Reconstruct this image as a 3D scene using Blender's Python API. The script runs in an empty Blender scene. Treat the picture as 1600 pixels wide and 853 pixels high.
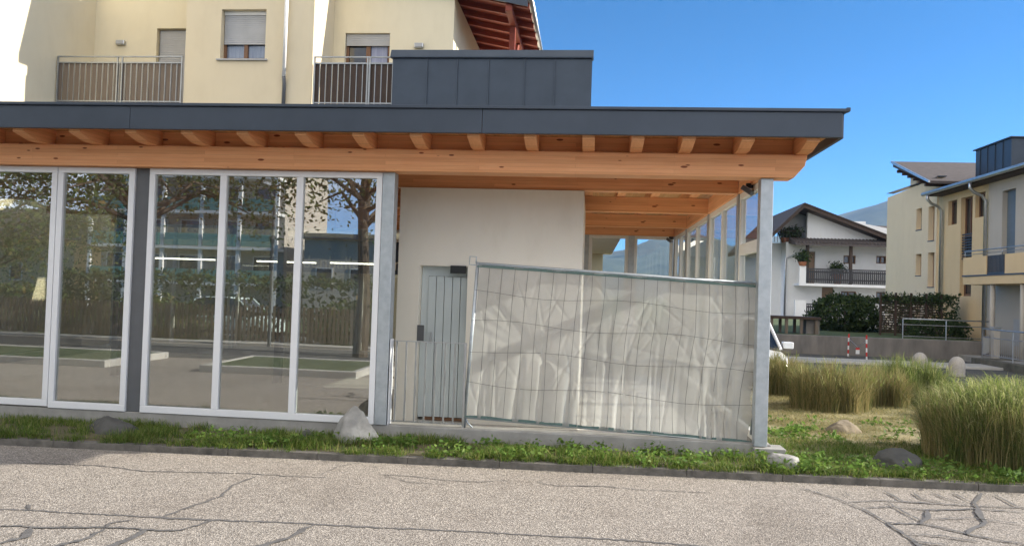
import bpy, math, random
import numpy as np
from mathutils import Vector, Matrix, Quaternion
random.seed(7)
S = bpy.context.scene
COL = S.collection
PI = math.pi

# ---------------------------------------------------------------- camera measurements
F, CX, CY = 1200.0, 800.0, 426.5
_d = np.array([921 - CX, 458 - CY, F]); _d /= np.linalg.norm(_d)
_up = np.cross(np.array([1, .033, 0.]), _d); _up /= np.linalg.norm(_up)
if _up[1] > 0: _up = -_up
_x = np.cross(_up, _d); _x /= np.linalg.norm(_x)
if _x[0] < 0: _x = -_x
R = np.stack([_x, _d, _up])
CAM = np.array([-2.088, -9.2, 1.72])
def ray(px, py): return R @ np.array([px - CX, py - CY, F])
def gy(px, py, y): r = ray(px, py); return CAM + r * ((y - CAM[1]) / r[1])
def gz(px, py, z): r = ray(px, py); return CAM + r * ((z - CAM[2]) / r[2])
ROAD, SOIL = -.2, -.12
def kerb_y(x): return -.79 + .042 * x

# ---------------------------------------------------------------- mesh helpers
class MB:
    def __init__(s): s.v = []; s.f = []
    def add(s, vs, fs):
        b = len(s.v); s.v += [tuple(map(float, p)) for p in vs]; s.f += [tuple(i + b for i in f) for f in fs]; return s
    def box(s, x0, x1, y0, y1, z0, z1):
        return s.add([(x0,y0,z0),(x1,y0,z0),(x1,y1,z0),(x0,y1,z0),(x0,y0,z1),(x1,y0,z1),(x1,y1,z1),(x0,y1,z1)],
                     [(0,3,2,1),(4,5,6,7),(0,1,5,4),(1,2,6,5),(2,3,7,6),(3,0,4,7)])
    def prism(s, poly, ax, a, b):
        n = len(poly)
        def P(p, t): return (t, p[0], p[1]) if ax == 'x' else (p[0], t, p[1]) if ax == 'y' else (p[0], p[1], t)
        return s.add([P(p, a) for p in poly] + [P(p, b) for p in poly],
                     [tuple(range(n)), tuple(range(2*n-1, n-1, -1))] + [(i, i+n, (i+1) % n + n, (i+1) % n) for i in range(n)])
    def tube(s, pts, r, n=8, cap=True):
        pts = [Vector(p) for p in pts]; rs = r if isinstance(r, (list, tuple)) else [r]*len(pts)
        vs = []
        ref = None
        for i, p in enumerate(pts):
            t = (pts[min(i+1, len(pts)-1)] - pts[max(i-1, 0)]).normalized()
            if ref is None: ref = t.orthogonal().normalized()
            u = (ref - t*ref.dot(t))
            u = u.normalized() if u.length > 1e-5 else t.orthogonal().normalized()
            ref = u; w = t.cross(u)
            for k in range(n):
                a = 2*PI*k/n; vs.append(p + (u*math.cos(a) + w*math.sin(a))*rs[i])
        fs = [(i*n+k, i*n+(k+1) % n, (i+1)*n+(k+1) % n, (i+1)*n+k) for i in range(len(pts)-1) for k in range(n)]
        if cap: fs += [tuple(range(n-1, -1, -1)), tuple((len(pts)-1)*n+k for k in range(n))]
        return s.add(vs, fs)
    def lathe(s, prof, c=(0,0,0), n=20):
        vs = [(c[0]+r*math.cos(2*PI*k/n), c[1]+r*math.sin(2*PI*k/n), c[2]+z) for r, z in prof for k in range(n)]
        m = len(prof)
        fs = [(i*n+k, i*n+(k+1) % n, (i+1)*n+(k+1) % n, (i+1)*n+k) for i in range(m-1) for k in range(n)]
        fs += [tuple(range(n-1, -1, -1)), tuple((m-1)*n+k for k in range(n))]
        return s.add(vs, fs)
    def wall(s, ax, u0, u1, z0, z1, p0, p1, holes=()):
        us = sorted({u0, u1, *[min(max(h[i], u0), u1) for h in holes for i in (0, 1)]})
        zs = sorted({z0, z1, *[min(max(h[i], z0), z1) for h in holes for i in (2, 3)]})
        for a, b in zip(us, us[1:]):
            run = None
            for c, d in list(zip(zs, zs[1:])) + [(None, None)]:
                hole = c is None or any(h[0] < (a+b)/2 < h[1] and h[2] < (c+d)/2 < h[3] for h in holes)
                if not hole: run = (run[0], d) if run else (c, d)
                elif run:
                    if ax == 'y': s.box(a, b, p0, p1, *run)
                    else: s.box(p0, p1, a, b, *run)
                    run = None
        return s
    def build(s, name, mat, parent=None, smooth=False, bevel=0, loc=None):
        me = bpy.data.meshes.new(name); me.from_pydata(s.v, [], s.f); me.update()
        return link(name, me, mat, parent, smooth, bevel, loc)

def link(name, me, mat, parent=None, smooth=False, bevel=0, loc=None):
    o = bpy.data.objects.new(name, me); COL.objects.link(o)
    if mat: me.materials.append(mat)
    if loc: o.location = loc
    if smooth: me.shade_smooth()
    if bevel:
        m = o.modifiers.new('bevel', 'BEVEL'); m.width = bevel; m.segments = 2; m.limit_method = 'ANGLE'
    if parent: child(o, parent)
    return o
def wmat(o):
    m = Matrix.Translation(o.location) @ o.rotation_euler.to_matrix().to_4x4()
    return (wmat(o.parent) @ o.matrix_parent_inverse @ m) if o.parent else m
def child(o, p): o.parent = p; o.matrix_parent_inverse = wmat(p).inverted(); return o
def tag(o, label=None, cat=None, group=None, kind=None):
    for k, v in (('label', label), ('category', cat), ('group', group), ('kind', kind)):
        if v: o[k] = v
    return o
def thing(name, label, cat, loc=(0, 0, 0), group=None):
    o = bpy.data.objects.new(name, None); COL.objects.link(o); o.location = loc; o.empty_display_size = .2
    return tag(o, label, cat, group)
def copy_tree(o, off, label=None, parent=None):
    c = o.copy(); COL.objects.link(c)
    if parent is None: c.location = o.location + Vector(off); c['label'] = label or o['label']
    else: c.parent = parent
    for ch in o.children: copy_tree(ch, off, None, c)
    return c
def fast_mesh(name, V, loops, starts):
    me = bpy.data.meshes.new(name)
    me.vertices.add(len(V)); me.vertices.foreach_set('co', np.asarray(V, np.float32).ravel())
    me.loops.add(len(loops)); me.loops.foreach_set('vertex_index', np.asarray(loops, np.int32))
    me.polygons.add(len(starts)); me.polygons.foreach_set('loop_start', np.asarray(starts, np.int32))
    me.update(calc_edges=True); me.validate(); return me

# ---------------------------------------------------------------- materials
def nodes(name):
    m = bpy.data.materials.new(name); m.use_nodes = True
    nt = m.node_tree; b = nt.nodes['Principled BSDF']; return m, nt, b
def mapping(nt, stretch, coord='Object'):
    tc = nt.nodes.new('ShaderNodeTexCoord'); mp = nt.nodes.new('ShaderNodeMapping'); mp.inputs['Scale'].default_value = stretch
    nt.links.new(tc.outputs[coord], mp.inputs['Vector']); return mp
def ramp(nt, fac, stops):
    r = nt.nodes.new('ShaderNodeValToRGB'); e = r.color_ramp.elements
    while len(e) < len(stops): e.new(.5)
    for el, (p, c) in zip(e, stops): el.position = p; el.color = (*c, 1)
    nt.links.new(fac, r.inputs['Fac']); return r
def noise(nt, vec, scale, detail=5, rough=.55):
    n = nt.nodes.new('ShaderNodeTexNoise'); n.inputs['Scale'].default_value = scale
    n.inputs['Detail'].default_value = detail; n.inputs['Roughness'].default_value = rough
    if vec is not None: nt.links.new(vec, n.inputs['Vector'])
    return n
def bump(nt, b, h, strength, dist=.02):
    bp = nt.nodes.new('ShaderNodeBump'); bp.inputs['Strength'].default_value = strength; bp.inputs['Distance'].default_value = dist
    nt.links.new(h, bp.inputs['Height']); nt.links.new(bp.outputs['Normal'], b.inputs['Normal'])
def mulmix(nt, a, bcol, fac):
    m = nt.nodes.new('ShaderNodeMixRGB'); m.blend_type = 'MULTIPLY'
    nt.links.new(a, m.inputs['Color1'])
    if isinstance(bcol, tuple): m.inputs['Color2'].default_value = (*bcol, 1)
    else: nt.links.new(bcol, m.inputs['Color2'])
    if isinstance(fac, (int, float)): m.inputs['Fac'].default_value = fac
    else: nt.links.new(fac, m.inputs['Fac'])
    return m
def mat(name, c1, c2=None, scale=4, rough=.7, metal=0, bmp=0, bscale=60, stretch=(1, 1, 1), rot=None, spec=.4):
    m, nt, b = nodes(name); c2 = c2 or tuple(x*.82 for x in c1)
    mp = mapping(nt, stretch)
    n = noise(nt, mp.outputs[0], scale, 7, .62)
    r = ramp(nt, n.outputs['Fac'], [(.28, c2), (.72, c1)])
    nt.links.new(r.outputs[0], b.inputs['Base Color'])
    b.inputs['Roughness'].default_value = rough; b.inputs['Metallic'].default_value = metal
    b.inputs['Specular IOR Level'].default_value = spec
    if bmp:
        n2 = noise(nt, mp.outputs[0], bscale, 4); bump(nt, b, n2.outputs['Fac'], bmp, .01)
    return m
def plaster(name, c, stain=.12):
    m, nt, b = nodes(name); mp = mapping(nt, (1, 1, 1))
    n = noise(nt, mp.outputs[0], .7, 6, .6); r = ramp(nt, n.outputs['Fac'], [(.3, tuple(x*(1-stain) for x in c)), (.7, c)])
    mp2 = mapping(nt, (1.5, 1.5, .55)); n2 = noise(nt, mp2.outputs[0], 1.6, 8, .7)
    r2 = ramp(nt, n2.outputs['Fac'], [(.34, (.86, .84, .81)), (.52, (1, 1, 1))])
    mm = mulmix(nt, r.outputs[0], r2.outputs[0], .28); nt.links.new(mm.outputs[0], b.inputs['Base Color'])
    b.inputs['Roughness'].default_value = .92; b.inputs['Specular IOR Level'].default_value = .15
    n3 = noise(nt, mp.outputs[0], 140, 3); bump(nt, b, n3.outputs['Fac'], .35, .006)
    return m
def wood(name, c1, c2, axis, knots=True, rough=.55, lam=.045):
    m, nt, b = nodes(name)
    st = {'x': (.5, 9, 9), 'y': (9, .5, 9), 'z': (9, 9, .5)}[axis]
    mp = mapping(nt, st); n = noise(nt, mp.outputs[0], 3.0, 8, .65)
    n.inputs['Distortion'].default_value = .8
    r = ramp(nt, n.outputs['Fac'], [(.25, c2), (.5, tuple((a+q)/2 for a, q in zip(c1, c2))), (.75, c1)])
    out = r.outputs[0]
    tcx = nt.nodes.new('ShaderNodeTexCoord'); sxy = nt.nodes.new('ShaderNodeSeparateXYZ'); nt.links.new(tcx.outputs['Object'], sxy.inputs[0]); cmb = nt.nodes.new('ShaderNodeCombineXYZ')
    u_, v_ = {'x': ('X', 'Z'), 'y': ('Y', 'Z'), 'z': ('Z', 'X')}[axis]
    if lam > .06: v_ = 'X'
    nt.links.new(sxy.outputs[u_], cmb.inputs[0]); nt.links.new(sxy.outputs[v_], cmb.inputs[1])
    br = nt.nodes.new('ShaderNodeTexBrick'); br.inputs['Scale'].default_value = 1; br.inputs['Brick Width'].default_value = 2.3; br.inputs['Row Height'].default_value = lam; br.inputs['Mortar Size'].default_value = .0012; br.inputs['Mortar Smooth'].default_value = .4
    br.inputs['Color1'].default_value = (1, 1, 1, 1); br.inputs['Color2'].default_value = (.8, .76, .7, 1); br.inputs['Mortar'].default_value = (.55, .48, .42, 1); nt.links.new(cmb.outputs[0], br.inputs['Vector'])
    out = mulmix(nt, out, br.outputs['Color'], .85).outputs[0]
    if knots:
        ks = {'x': (4.2, 0, 13), 'y': (0, 4.2, 13), 'z': (7.5, 0, 2.1)}[axis]
        mk = mapping(nt, ks); vk = nt.nodes.new('ShaderNodeTexVoronoi'); vk.inputs['Scale'].default_value = 1
        nt.links.new(mk.outputs[0], vk.inputs['Vector'])
        sp2 = nt.nodes.new('ShaderNodeSeparateColor'); nt.links.new(vk.outputs['Color'], sp2.inputs[0])
        th = nt.nodes.new('ShaderNodeMath'); th.operation = 'MULTIPLY'; nt.links.new(sp2.outputs[1], th.inputs[0]); th.inputs[1].default_value = .2
        df = nt.nodes.new('ShaderNodeMath'); df.operation = 'SUBTRACT'; nt.links.new(th.outputs[0], df.inputs[0]); nt.links.new(vk.outputs['Distance'], df.inputs[1])
        rk = ramp(nt, df.outputs[0], [(0.0, (0, 0, 0)), (.04, (1, 1, 1))])
        out = mulmix(nt, out, (.27, .14, .09), rk.outputs[0]).outputs[0]
    nt.links.new(out, b.inputs['Base Color']); b.inputs['Roughness'].default_value = rough; b.inputs['Specular IOR Level'].default_value = .3
    bump(nt, b, n.outputs['Fac'], .25, .004)
    return m
def blade_mat(name, stops, trans=.35):
    m, nt, b = nodes(name)
    g = nt.nodes.new('ShaderNodeNewGeometry'); r = ramp(nt, g.outputs['Random Per Island'], stops)
    nt.links.new(r.outputs[0], b.inputs['Base Color']); b.inputs['Roughness'].default_value = .6; b.inputs['Specular IOR Level'].default_value = .25
    t = nt.nodes.new('ShaderNodeBsdfTranslucent'); nt.links.new(r.outputs[0], t.inputs['Color'])
    mx = nt.nodes.new('ShaderNodeMixShader'); mx.inputs[0].default_value = trans
    nt.links.new(b.outputs[0], mx.inputs[1]); nt.links.new(t.outputs[0], mx.inputs[2])
    nt.links.new(mx.outputs[0], nt.nodes['Material Output'].inputs['Surface']); return m
def glass_mat(name, r0=.05, tint=(.93, .96, .94), wav=.0):
    m = bpy.data.materials.new(name); m.use_nodes = True; nt = m.node_tree; nt.nodes.clear()
    o = nt.nodes.new('ShaderNodeOutputMaterial'); t = nt.nodes.new('ShaderNodeBsdfTransparent'); t.inputs[0].default_value = (*tint, 1)
    g = nt.nodes.new('ShaderNodeBsdfGlossy'); g.inputs['Roughness'].default_value = 0.0
    lw = nt.nodes.new('ShaderNodeLayerWeight'); lw.inputs['Blend'].default_value = .5
    pw = nt.nodes.new('ShaderNodeMath'); pw.operation = 'POWER'; nt.links.new(lw.outputs['Facing'], pw.inputs[0]); pw.inputs[1].default_value = 5
    fr = nt.nodes.new('ShaderNodeMath'); fr.operation = 'MULTIPLY_ADD'; nt.links.new(pw.outputs[0], fr.inputs[0]); fr.inputs[1].default_value = 1-r0; fr.inputs[2].default_value = r0
    mx = nt.nodes.new('ShaderNodeMixShader')
    if wav:
        mp = mapping(nt, (1, 1, .6)); n = noise(nt, mp.outputs[0], .9, 2, .4)
        bp = nt.nodes.new('ShaderNodeBump'); bp.inputs['Strength'].default_value = wav; bp.inputs['Distance'].default_value = .03
        nt.links.new(n.outputs['Fac'], bp.inputs['Height']); nt.links.new(bp.outputs['Normal'], g.inputs['Normal'])
    nt.links.new(fr.outputs[0], mx.inputs[0]); nt.links.new(t.outputs[0], mx.inputs[1]); nt.links.new(g.outputs[0], mx.inputs[2])
    if wav:
        df = nt.nodes.new('ShaderNodeBsdfDiffuse'); df.inputs[0].default_value = (.6, .58, .53, 1); md = nt.nodes.new('ShaderNodeMixShader')
        nd = noise(nt, mapping(nt, (1.5, 1.5, .5)).outputs[0], 2.2, 7, .65); mrd = nt.nodes.new('ShaderNodeMapRange'); mrd.inputs['From Min'].default_value = .35; mrd.inputs['From Max'].default_value = .75; mrd.inputs['To Min'].default_value = .012; mrd.inputs['To Max'].default_value = .06
        nt.links.new(nd.outputs['Fac'], mrd.inputs[0]); nt.links.new(mrd.outputs[0], md.inputs[0]); nt.links.new(mx.outputs[0], md.inputs[1]); nt.links.new(df.outputs[0], md.inputs[2]); nt.links.new(md.outputs[0], o.inputs['Surface']); return m
    nt.links.new(mx.outputs[0], o.inputs['Surface']); return m
def emit(name, c, s):
    m, nt, b = nodes(name); b.inputs['Base Color'].default_value = (.8, .8, .8, 1)
    b.inputs['Emission Color'].default_value = (*c, 1); b.inputs['Emission Strength'].default_value = s; return m

def road_material():
    m, nt, b = nodes('aggregate_asphalt'); mp = mapping(nt, (1, 1, 1))
    v = nt.nodes.new('ShaderNodeTexVoronoi'); v.inputs['Scale'].default_value = 105; nt.links.new(mp.outputs[0], v.inputs['Vector'])
    sp = nt.nodes.new('ShaderNodeSeparateColor'); nt.links.new(v.outputs['Color'], sp.inputs[0])
    r = ramp(nt, sp.outputs[0], [(0, (.14, .125, .11)), (.3, (.23, .207, .183)), (.7, (.34, .306, .27)), (1, (.55, .5, .44))])
    n = noise(nt, mp.outputs[0], .55, 6, .6); r2 = ramp(nt, n.outputs['Fac'], [(.32, (.76, .74, .72)), (.48, (.95, .94, .93)), (.7, (1, 1, .99))])
    n4 = noise(nt, mp.outputs[0], 6, 4, .6); r4 = ramp(nt, n4.outputs['Fac'], [(.25, (.74, .73, .72)), (.5, (1, 1, 1))])
    mm = mulmix(nt, r.outputs[0], r2.outputs[0], 1); mm = mulmix(nt, mm.outputs[0], r4.outputs[0], .6)
    nt.links.new(mm.outputs[0], b.inputs['Base Color']); b.inputs['Roughness'].default_value = .9; b.inputs['Specular IOR Level'].default_value = .25
    bump(nt, b, v.outputs['Distance'], .7, .008); return m

M = {}
M['road'] = road_material()
M['asphalt'] = mat('plain_asphalt', (.095, .093, .09), (.06, .06, .06), 3, .9, bmp=.4, bscale=150)
M['tar'] = mat('tar_filler', (.15, .143, .138), (.1, .096, .093), 9, .75, bmp=.3, bscale=90)
M['kerb'] = mat('kerb_concrete', (.19, .175, .155), (.065, .062, .055), 7, .9, bmp=.5, bscale=70)
M['soil'] = mat('soil_ground', (.16, .13, .08), (.07, .07, .035), 2.2, .95, bmp=.8, bscale=30)
M['straw'] = mat('straw_ground', (.36, .3, .17), (.17, .16, .07), 2.5, .95, bmp=.9, bscale=40)
M['lawn'] = mat('lawn_green', (.085, .115, .045), (.05, .07, .028), 3, .95, bmp=.9, bscale=40)
M['concrete'] = mat('plinth_concrete', (.36, .35, .33), (.22, .215, .2), 3, .9, bmp=.4, bscale=60)
M['wallconc'] = mat('aged_concrete', (.25, .225, .2), (.13, .12, .11), 1.2, .92, bmp=.4, bscale=40, stretch=(2, 2, .6))
M['pale'] = mat('pale_paving', (.5, .48, .44), (.36, .35, .32), 2, .9, bmp=.3)
M['moss'] = mat('mossy_stone', (.16, .15, .12), (.06, .06, .05), 2, .95, bmp=.6, bscale=25)
M['floor'] = mat('hall_floor', (.62, .6, .56), (.52, .5, .47), 1.2, .4)
M['wallwhite'] = plaster('white_plaster', (.88, .84, .75), .05)
M['cream'] = plaster('cream_plaster', (.72, .62, .44), .06)
M['creampale'] = plaster('pale_cream_plaster', (.76, .68, .5), .06)
M['ochre'] = plaster('ochre_plaster', (.74, .56, .33), .07)
M['ochrepale'] = plaster('faded_ochre_plaster', (.78, .65, .46), .06)
M['greybeige'] = plaster('greybeige_plaster', (.5, .46, .4), .08)
M['white'] = plaster('whitewash', (.8, .8, .79), .05)
WC1, WC2 = (.88, .46, .23), (.74, .33, .145)
for a in 'xyz': M['wood'+a] = wood('spruce_glulam_'+a, WC1, WC2, a)
M['boards'] = wood('soffit_boards', (.74, .45, .2), (.6, .3, .11), 'y', knots=True, lam=.07)
M['redwood'] = mat('red_stained_wood', (.3, .06, .03), (.19, .035, .02), 3, .6, stretch=(1, 6, 6))
M['darkwood'] = mat('dark_brown_wood', (.07, .042, .027), (.035, .022, .016), 4, .7, stretch=(6, 6, 1))
M['greywood'] = mat('weathered_boards', (.2, .155, .115), (.13, .1, .078), 3, .8, stretch=(9, 9, .6))
M['oldfence'] = mat('picket_wood', (.2, .15, .1), (.11, .085, .06), 3, .85, stretch=(7, 7, .6))
M['anthracite'] = mat('anthracite_sheet', (.055, .07, .095), (.038, .05, .07), 1.2, .42, .25, bmp=.06, bscale=5)
M['seam'] = mat('standing_seam_zinc', (.052, .068, .09), (.036, .049, .068), 1.6, .4, .3, bmp=.1, bscale=4)
M['galv'] = mat('galvanised_steel', (.5, .54, .57), (.36, .4, .43), 9, .45, .55, bmp=.1, bscale=40)
M['railsteel'] = mat('dull_rail_steel', (.38, .39, .39), (.28, .29, .29), 6, .45, .6)
M['darkslat'] = mat('dark_grey_slats', (.05, .05, .053), (.033, .033, .036), 4, .7)
M['steel'] = mat('brushed_steel', (.55, .56, .57), (.42, .43, .44), 6, .35, .85)
M['alu'] = mat('white_aluminium', (.76, .77, .79), (.7, .71, .73), 2, .4, 0)
M['pvc'] = mat('white_window_frame', (.78, .77, .73), (.7, .69, .65), 2, .45)
M['postgrey'] = mat('dark_grey_post', (.12, .125, .135), (.095, .1, .107), 3, .5)
M['door'] = mat('grey_green_door', (.6, .66, .67), (.52, .58, .6), 2, .5)
M['shutter'] = mat('roller_shutter', (.44, .44, .44), (.37, .37, .37), 3, .6)
M['brownframe'] = mat('brown_window_frame', (.2, .1, .05), (.14, .07, .035), 4, .55)
M['curtain'] = mat('window_curtain', (.35, .38, .5), (.2, .22, .33), 30, .8, stretch=(1, 1, .05))
M['darkglass'] = mat('dark_pane', (.03, .035, .045), (.015, .017, .02), 2, .06, spec=.8)
M['brownshutter'] = mat('brown_shutter', (.3, .2, .13), (.22, .15, .1), 3, .7, stretch=(1, 1, 20))
M['bluepanel'] = mat('blue_grey_panel', (.13, .17, .21), (.1, .135, .17), 2, .5)
M['rooftile'] = mat('brown_roof_tile', (.1, .083, .078), (.06, .05, .048), 5, .85, bmp=.5, bscale=8)
M['black'] = mat('black_plastic', (.02, .021, .023), (.014, .015, .016), 5, .4)
M['carwhite'] = mat('white_car_paint', (.8, .82, .84), (.78, .8, .82), 1, .2, spec=.6)
M['carpale'] = mat('pale_green_car_paint', (.6, .72, .68), (.58, .7, .66), 1, .25, spec=.6)
M['tyre'] = mat('tyre_rubber', (.025, .025, .026), (.018, .018, .018), 6, .8)
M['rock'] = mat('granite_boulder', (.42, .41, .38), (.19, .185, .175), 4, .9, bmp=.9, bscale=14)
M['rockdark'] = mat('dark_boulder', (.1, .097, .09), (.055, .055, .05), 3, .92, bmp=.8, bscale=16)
M['rockbrown'] = mat('brown_slab_rock', (.27, .22, .15), (.14, .115, .08), 4, .92, bmp=.9, bscale=14)
M['bollard'] = mat('washed_concrete', (.47, .43, .38), (.34, .31, .27), 30, .9, bmp=.5, bscale=90)
M['red'] = mat('red_paint', (.55, .03, .025), (.45, .025, .02), 4, .45)
M['whitepaint'] = mat('white_paint', (.78, .77, .75), (.68, .67, .65), 5, .5)
M['terracotta'] = mat('terracotta', (.4, .16, .08), (.3, .12, .06), 5, .8)
M['bark'] = mat('tree_bark', (.12, .09, .065), (.05, .04, .03), 6, .95, bmp=.9, bscale=20, stretch=(3, 3, .6))
M['teal'] = mat('teal_panel', (.1, .3, .28), (.08, .25, .235), 2, .35)
M['signblue'] = mat('navy_sign_board', (.025, .035, .055), (.018, .026, .042), 2, .4)
M['signtext'] = mat('dim_bronze_lettering', (.5, .42, .3), (.42, .36, .26), 5, .5)
M['netgreen'] = mat('green_hem_tape', (.12, .19, .175), (.09, .14, .13), 6, .8)
M['wire'] = mat('fence_wire', (.16, .165, .165), (.11, .115, .115), 12, .5, .6)
M['glass'] = glass_mat('front_glazing', .36, (.82, .85, .81), .028)
M['glassclear'] = glass_mat('side_glazing', .05, (.95, .97, .96))
M['lamp'] = emit('lit_tube', (1, .95, .8), 2.5)
M['leaf'] = blade_mat('tree_leaves', [(0, (.04, .075, .018)), (.5, (.075, .115, .03)), (.85, (.13, .15, .04)), (1, (.2, .13, .04))])
M['leafdark'] = blade_mat('dark_leaves', [(0, (.022, .042, .014)), (.6, (.04, .07, .02)), (1, (.075, .1, .03))], .25)
M['leaflite'] = blade_mat('weed_leaves', [(0, (.09, .17, .03)), (.6, (.14, .24, .045)), (1, (.22, .3, .07))], .45)
M['blade'] = blade_mat('verge_grass', [(0, (.065, .125, .02)), (.5, (.13, .205, .035)), (.85, (.23, .28, .065)), (1, (.4, .35, .15))], .5)
M['blade_dry'] = blade_mat('dry_grass', [(0, (.14, .17, .045)), (.4, (.3, .27, .11)), (1, (.5, .42, .22))], .4)
M['tall_green'] = blade_mat('tall_grass_green', [(0, (.055, .1, .025)), (.5, (.13, .18, .045)), (.8, (.22, .25, .075)), (1, (.42, .36, .17))], .45)
M['tall_straw'] = blade_mat('tall_grass_straw', [(0, (.1, .14, .04)), (.35, (.24, .22, .085)), (1, (.46, .37, .18))], .4)
M['plume'] = blade_mat('grass_plumes', [(0, (.16, .22, .05)), (.6, (.3, .34, .1)), (1, (.5, .47, .24))], .5)

# ---------------------------------------------------------------- ground, road and kerb
def sheet(name, mat_, x0, x1, y0, y1, z, depth=.6):
    return tag(MB().box(x0, x1, y0, y1, z-depth, z).build(name, mat_), kind='structure')
tag(MB().box(-4000, 4000, -4000, 4000, -2, -1.0).build('ground', M['lawn']), kind='structure')
tag(MB().box(-60, 60, -14.6, -.1, -1.2, ROAD).build('road', M['road']), kind='structure')
tag(MB().box(-60, 60, -12.9, -8.9, ROAD-.1, ROAD+.004).build('road_shadow_band', M['asphalt']), kind='structure')  # dark asphalt strip stands in for the shadow band across the road
tag(MB().box(-70, 70, -.1, 60, -1.2, ROAD-.012).build('car_park', M['asphalt']), kind='structure')
tag(MB().box(-60, 60, -14.0, -13.3, ROAD-.1, ROAD+.05).build('footpath', M['pale']), kind='structure')
def strip_poly(name, mat_, x0, x1, f0, f1, z0, z1, n=40):
    mb = MB(); xs = np.linspace(x0, x1, n)
    vs = []
    for x in xs:
        vs += [(x, f0(x), z0), (x, f1(x), z0), (x, f1(x), z1), (x, f0(x), z1)]
    fs = []
    for i in range(n-1):
        a = 4*i; b = a+4
        fs += [(a, b, b+3, a+3), (a+3, b+3, b+2, a+2), (a+1, a+2, b+2, b+1), (a, a+1, b+1, b)]
    fs += [(0, 3, 2, 1), (4*n-4, 4*n-3, 4*n-2, 4*n-1)]
    mb.add(vs, fs); return tag(mb.build(name, mat_, bevel=.01), kind='structure')
mbk = MB(); x = -30.0; rk = random.Random(3)
while x < 30:
    L = 1.0; g = .0015
    vs = []
    for xx in (x+g, x+L-g):
        j = rk.uniform(-.006, .006)
        y0 = kerb_y(xx)+j
        vs += [(xx, y0, ROAD-.2), (xx, y0+.11, ROAD-.2), (xx, y0+.11, ROAD+.074), (xx, y0, ROAD+.074)]
    mbk.add(vs, [(0, 4, 7, 3), (3, 7, 6, 2), (1, 2, 6, 5), (0, 1, 5, 4), (0, 3, 2, 1), (4, 5, 6, 7)]); x += L
tag(mbk.build('kerb', M['kerb'], bevel=.007), kind='structure')
strip_poly('verge_soil', M['soil'], -30, 0.16, lambda x: kerb_y(x)+.1, lambda x: -.02, ROAD-.3, SOIL)
strip_poly('garden_soil', M['straw'], .16, 10, lambda x: kerb_y(x)+.1, lambda x: 9.6-.1*x, ROAD-.3, SOIL-.003)
tag(MB().box(1.5, 13.0, 15.6, 17.0, ROAD-.2, ROAD+.06).build('pavement', M['pale'], bevel=.02), kind='structure')
tag(MB().box(-20, 12.4, 19.9, 46, ROAD-.2, .42).build('raised_lawn', M['lawn']), kind='structure')
tag(MB().box(11, 60, 12.0, 46, ROAD-.2, -.02).build('house_forecourt', M['concrete']), kind='structure')

# tar filled cracks (ribbons lying on the road)
cracks = [
 [(-60,793,4),(0,795,4),(42,796,5),(100,800,4),(200,805,4),(250,808,6),(340,812,6),(440,815,5),(560,822,5),(700,828,4),(850,836,4),(1010,845,5),(1130,856,6)],
 [(250,808,5),(300,790,5),(345,775,5),(365,757,4),(400,743,4)],
 [(25,722,3),(160,727,3),(230,736,3),(300,737,3),(390,739,4),(450,743,3),(520,746,2)],
 [(390,739,1),(388,728,1)], [(500,742,1),(530,728,2),(560,722,1)],
 [(590,741,2),(640,743,3),(700,750,2),(745,752,3),(800,749,1)], [(600,742,2),(640,752,2),(700,757,1)],
 [(835,752,2),(870,758,3),(940,759,3),(1000,764,2),(1110,769,2)],
 [(0,820,5),(70,823,6),(120,823,6),(185,823,5),(250,828,5),(285,827,4),(330,813,4)], [(45,796,3),(42,787,4)],
 [(50,823,8),(38,838,10),(0,848,8),(-30,852,7)], [(165,825,6),(130,842,8),(85,853,8),(60,860,8)], [(230,826,7),(205,840,10),(160,856,9)],
 [(490,818,5),(450,840,8),(385,858,9)], [(165,823,3),(170,817,4),(210,810,3)],
 [(1255,762,4),(1310,779,4),(1350,795,4),(1385,816,5),(1420,838,9),(1445,858,10)],
 [(1385,816,6),(1450,818,5),(1510,833,7),(1560,843,5),(1620,852,5)],
 [(1325,783,3),(1380,781,4),(1450,785,5),(1530,790,4),(1620,793,3)], [(1350,792,3),(1400,791,4),(1450,796,5),(1530,794,5),(1600,800,3)],
 [(1380,766,5),(1400,776,6),(1412,783,5),(1445,785,4)], [(1425,768,5),(1440,778,6),(1475,786,4)], [(1455,769,5),(1485,780,4),(1515,786,4)],
 [(1490,770,5),(1520,785,4)], [(1535,770,8),(1522,785,8),(1530,800,9),(1540,815,9),(1510,833,7)], [(1555,772,5),(1590,790,4),(1620,797,4)],
 [(1385,783,4),(1410,798,5),(1440,812,5)], [(1450,796,7),(1448,808,9),(1440,818,8)], [(1415,832,4),(1470,836,5),(1530,845,5)], [(1425,845,5),(1480,850,4)],
 [(1320,768,3),(1330,776,3)], [(1458,809,4),(1520,808,3),(1600,818,3)]]
mbc = MB()
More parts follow.
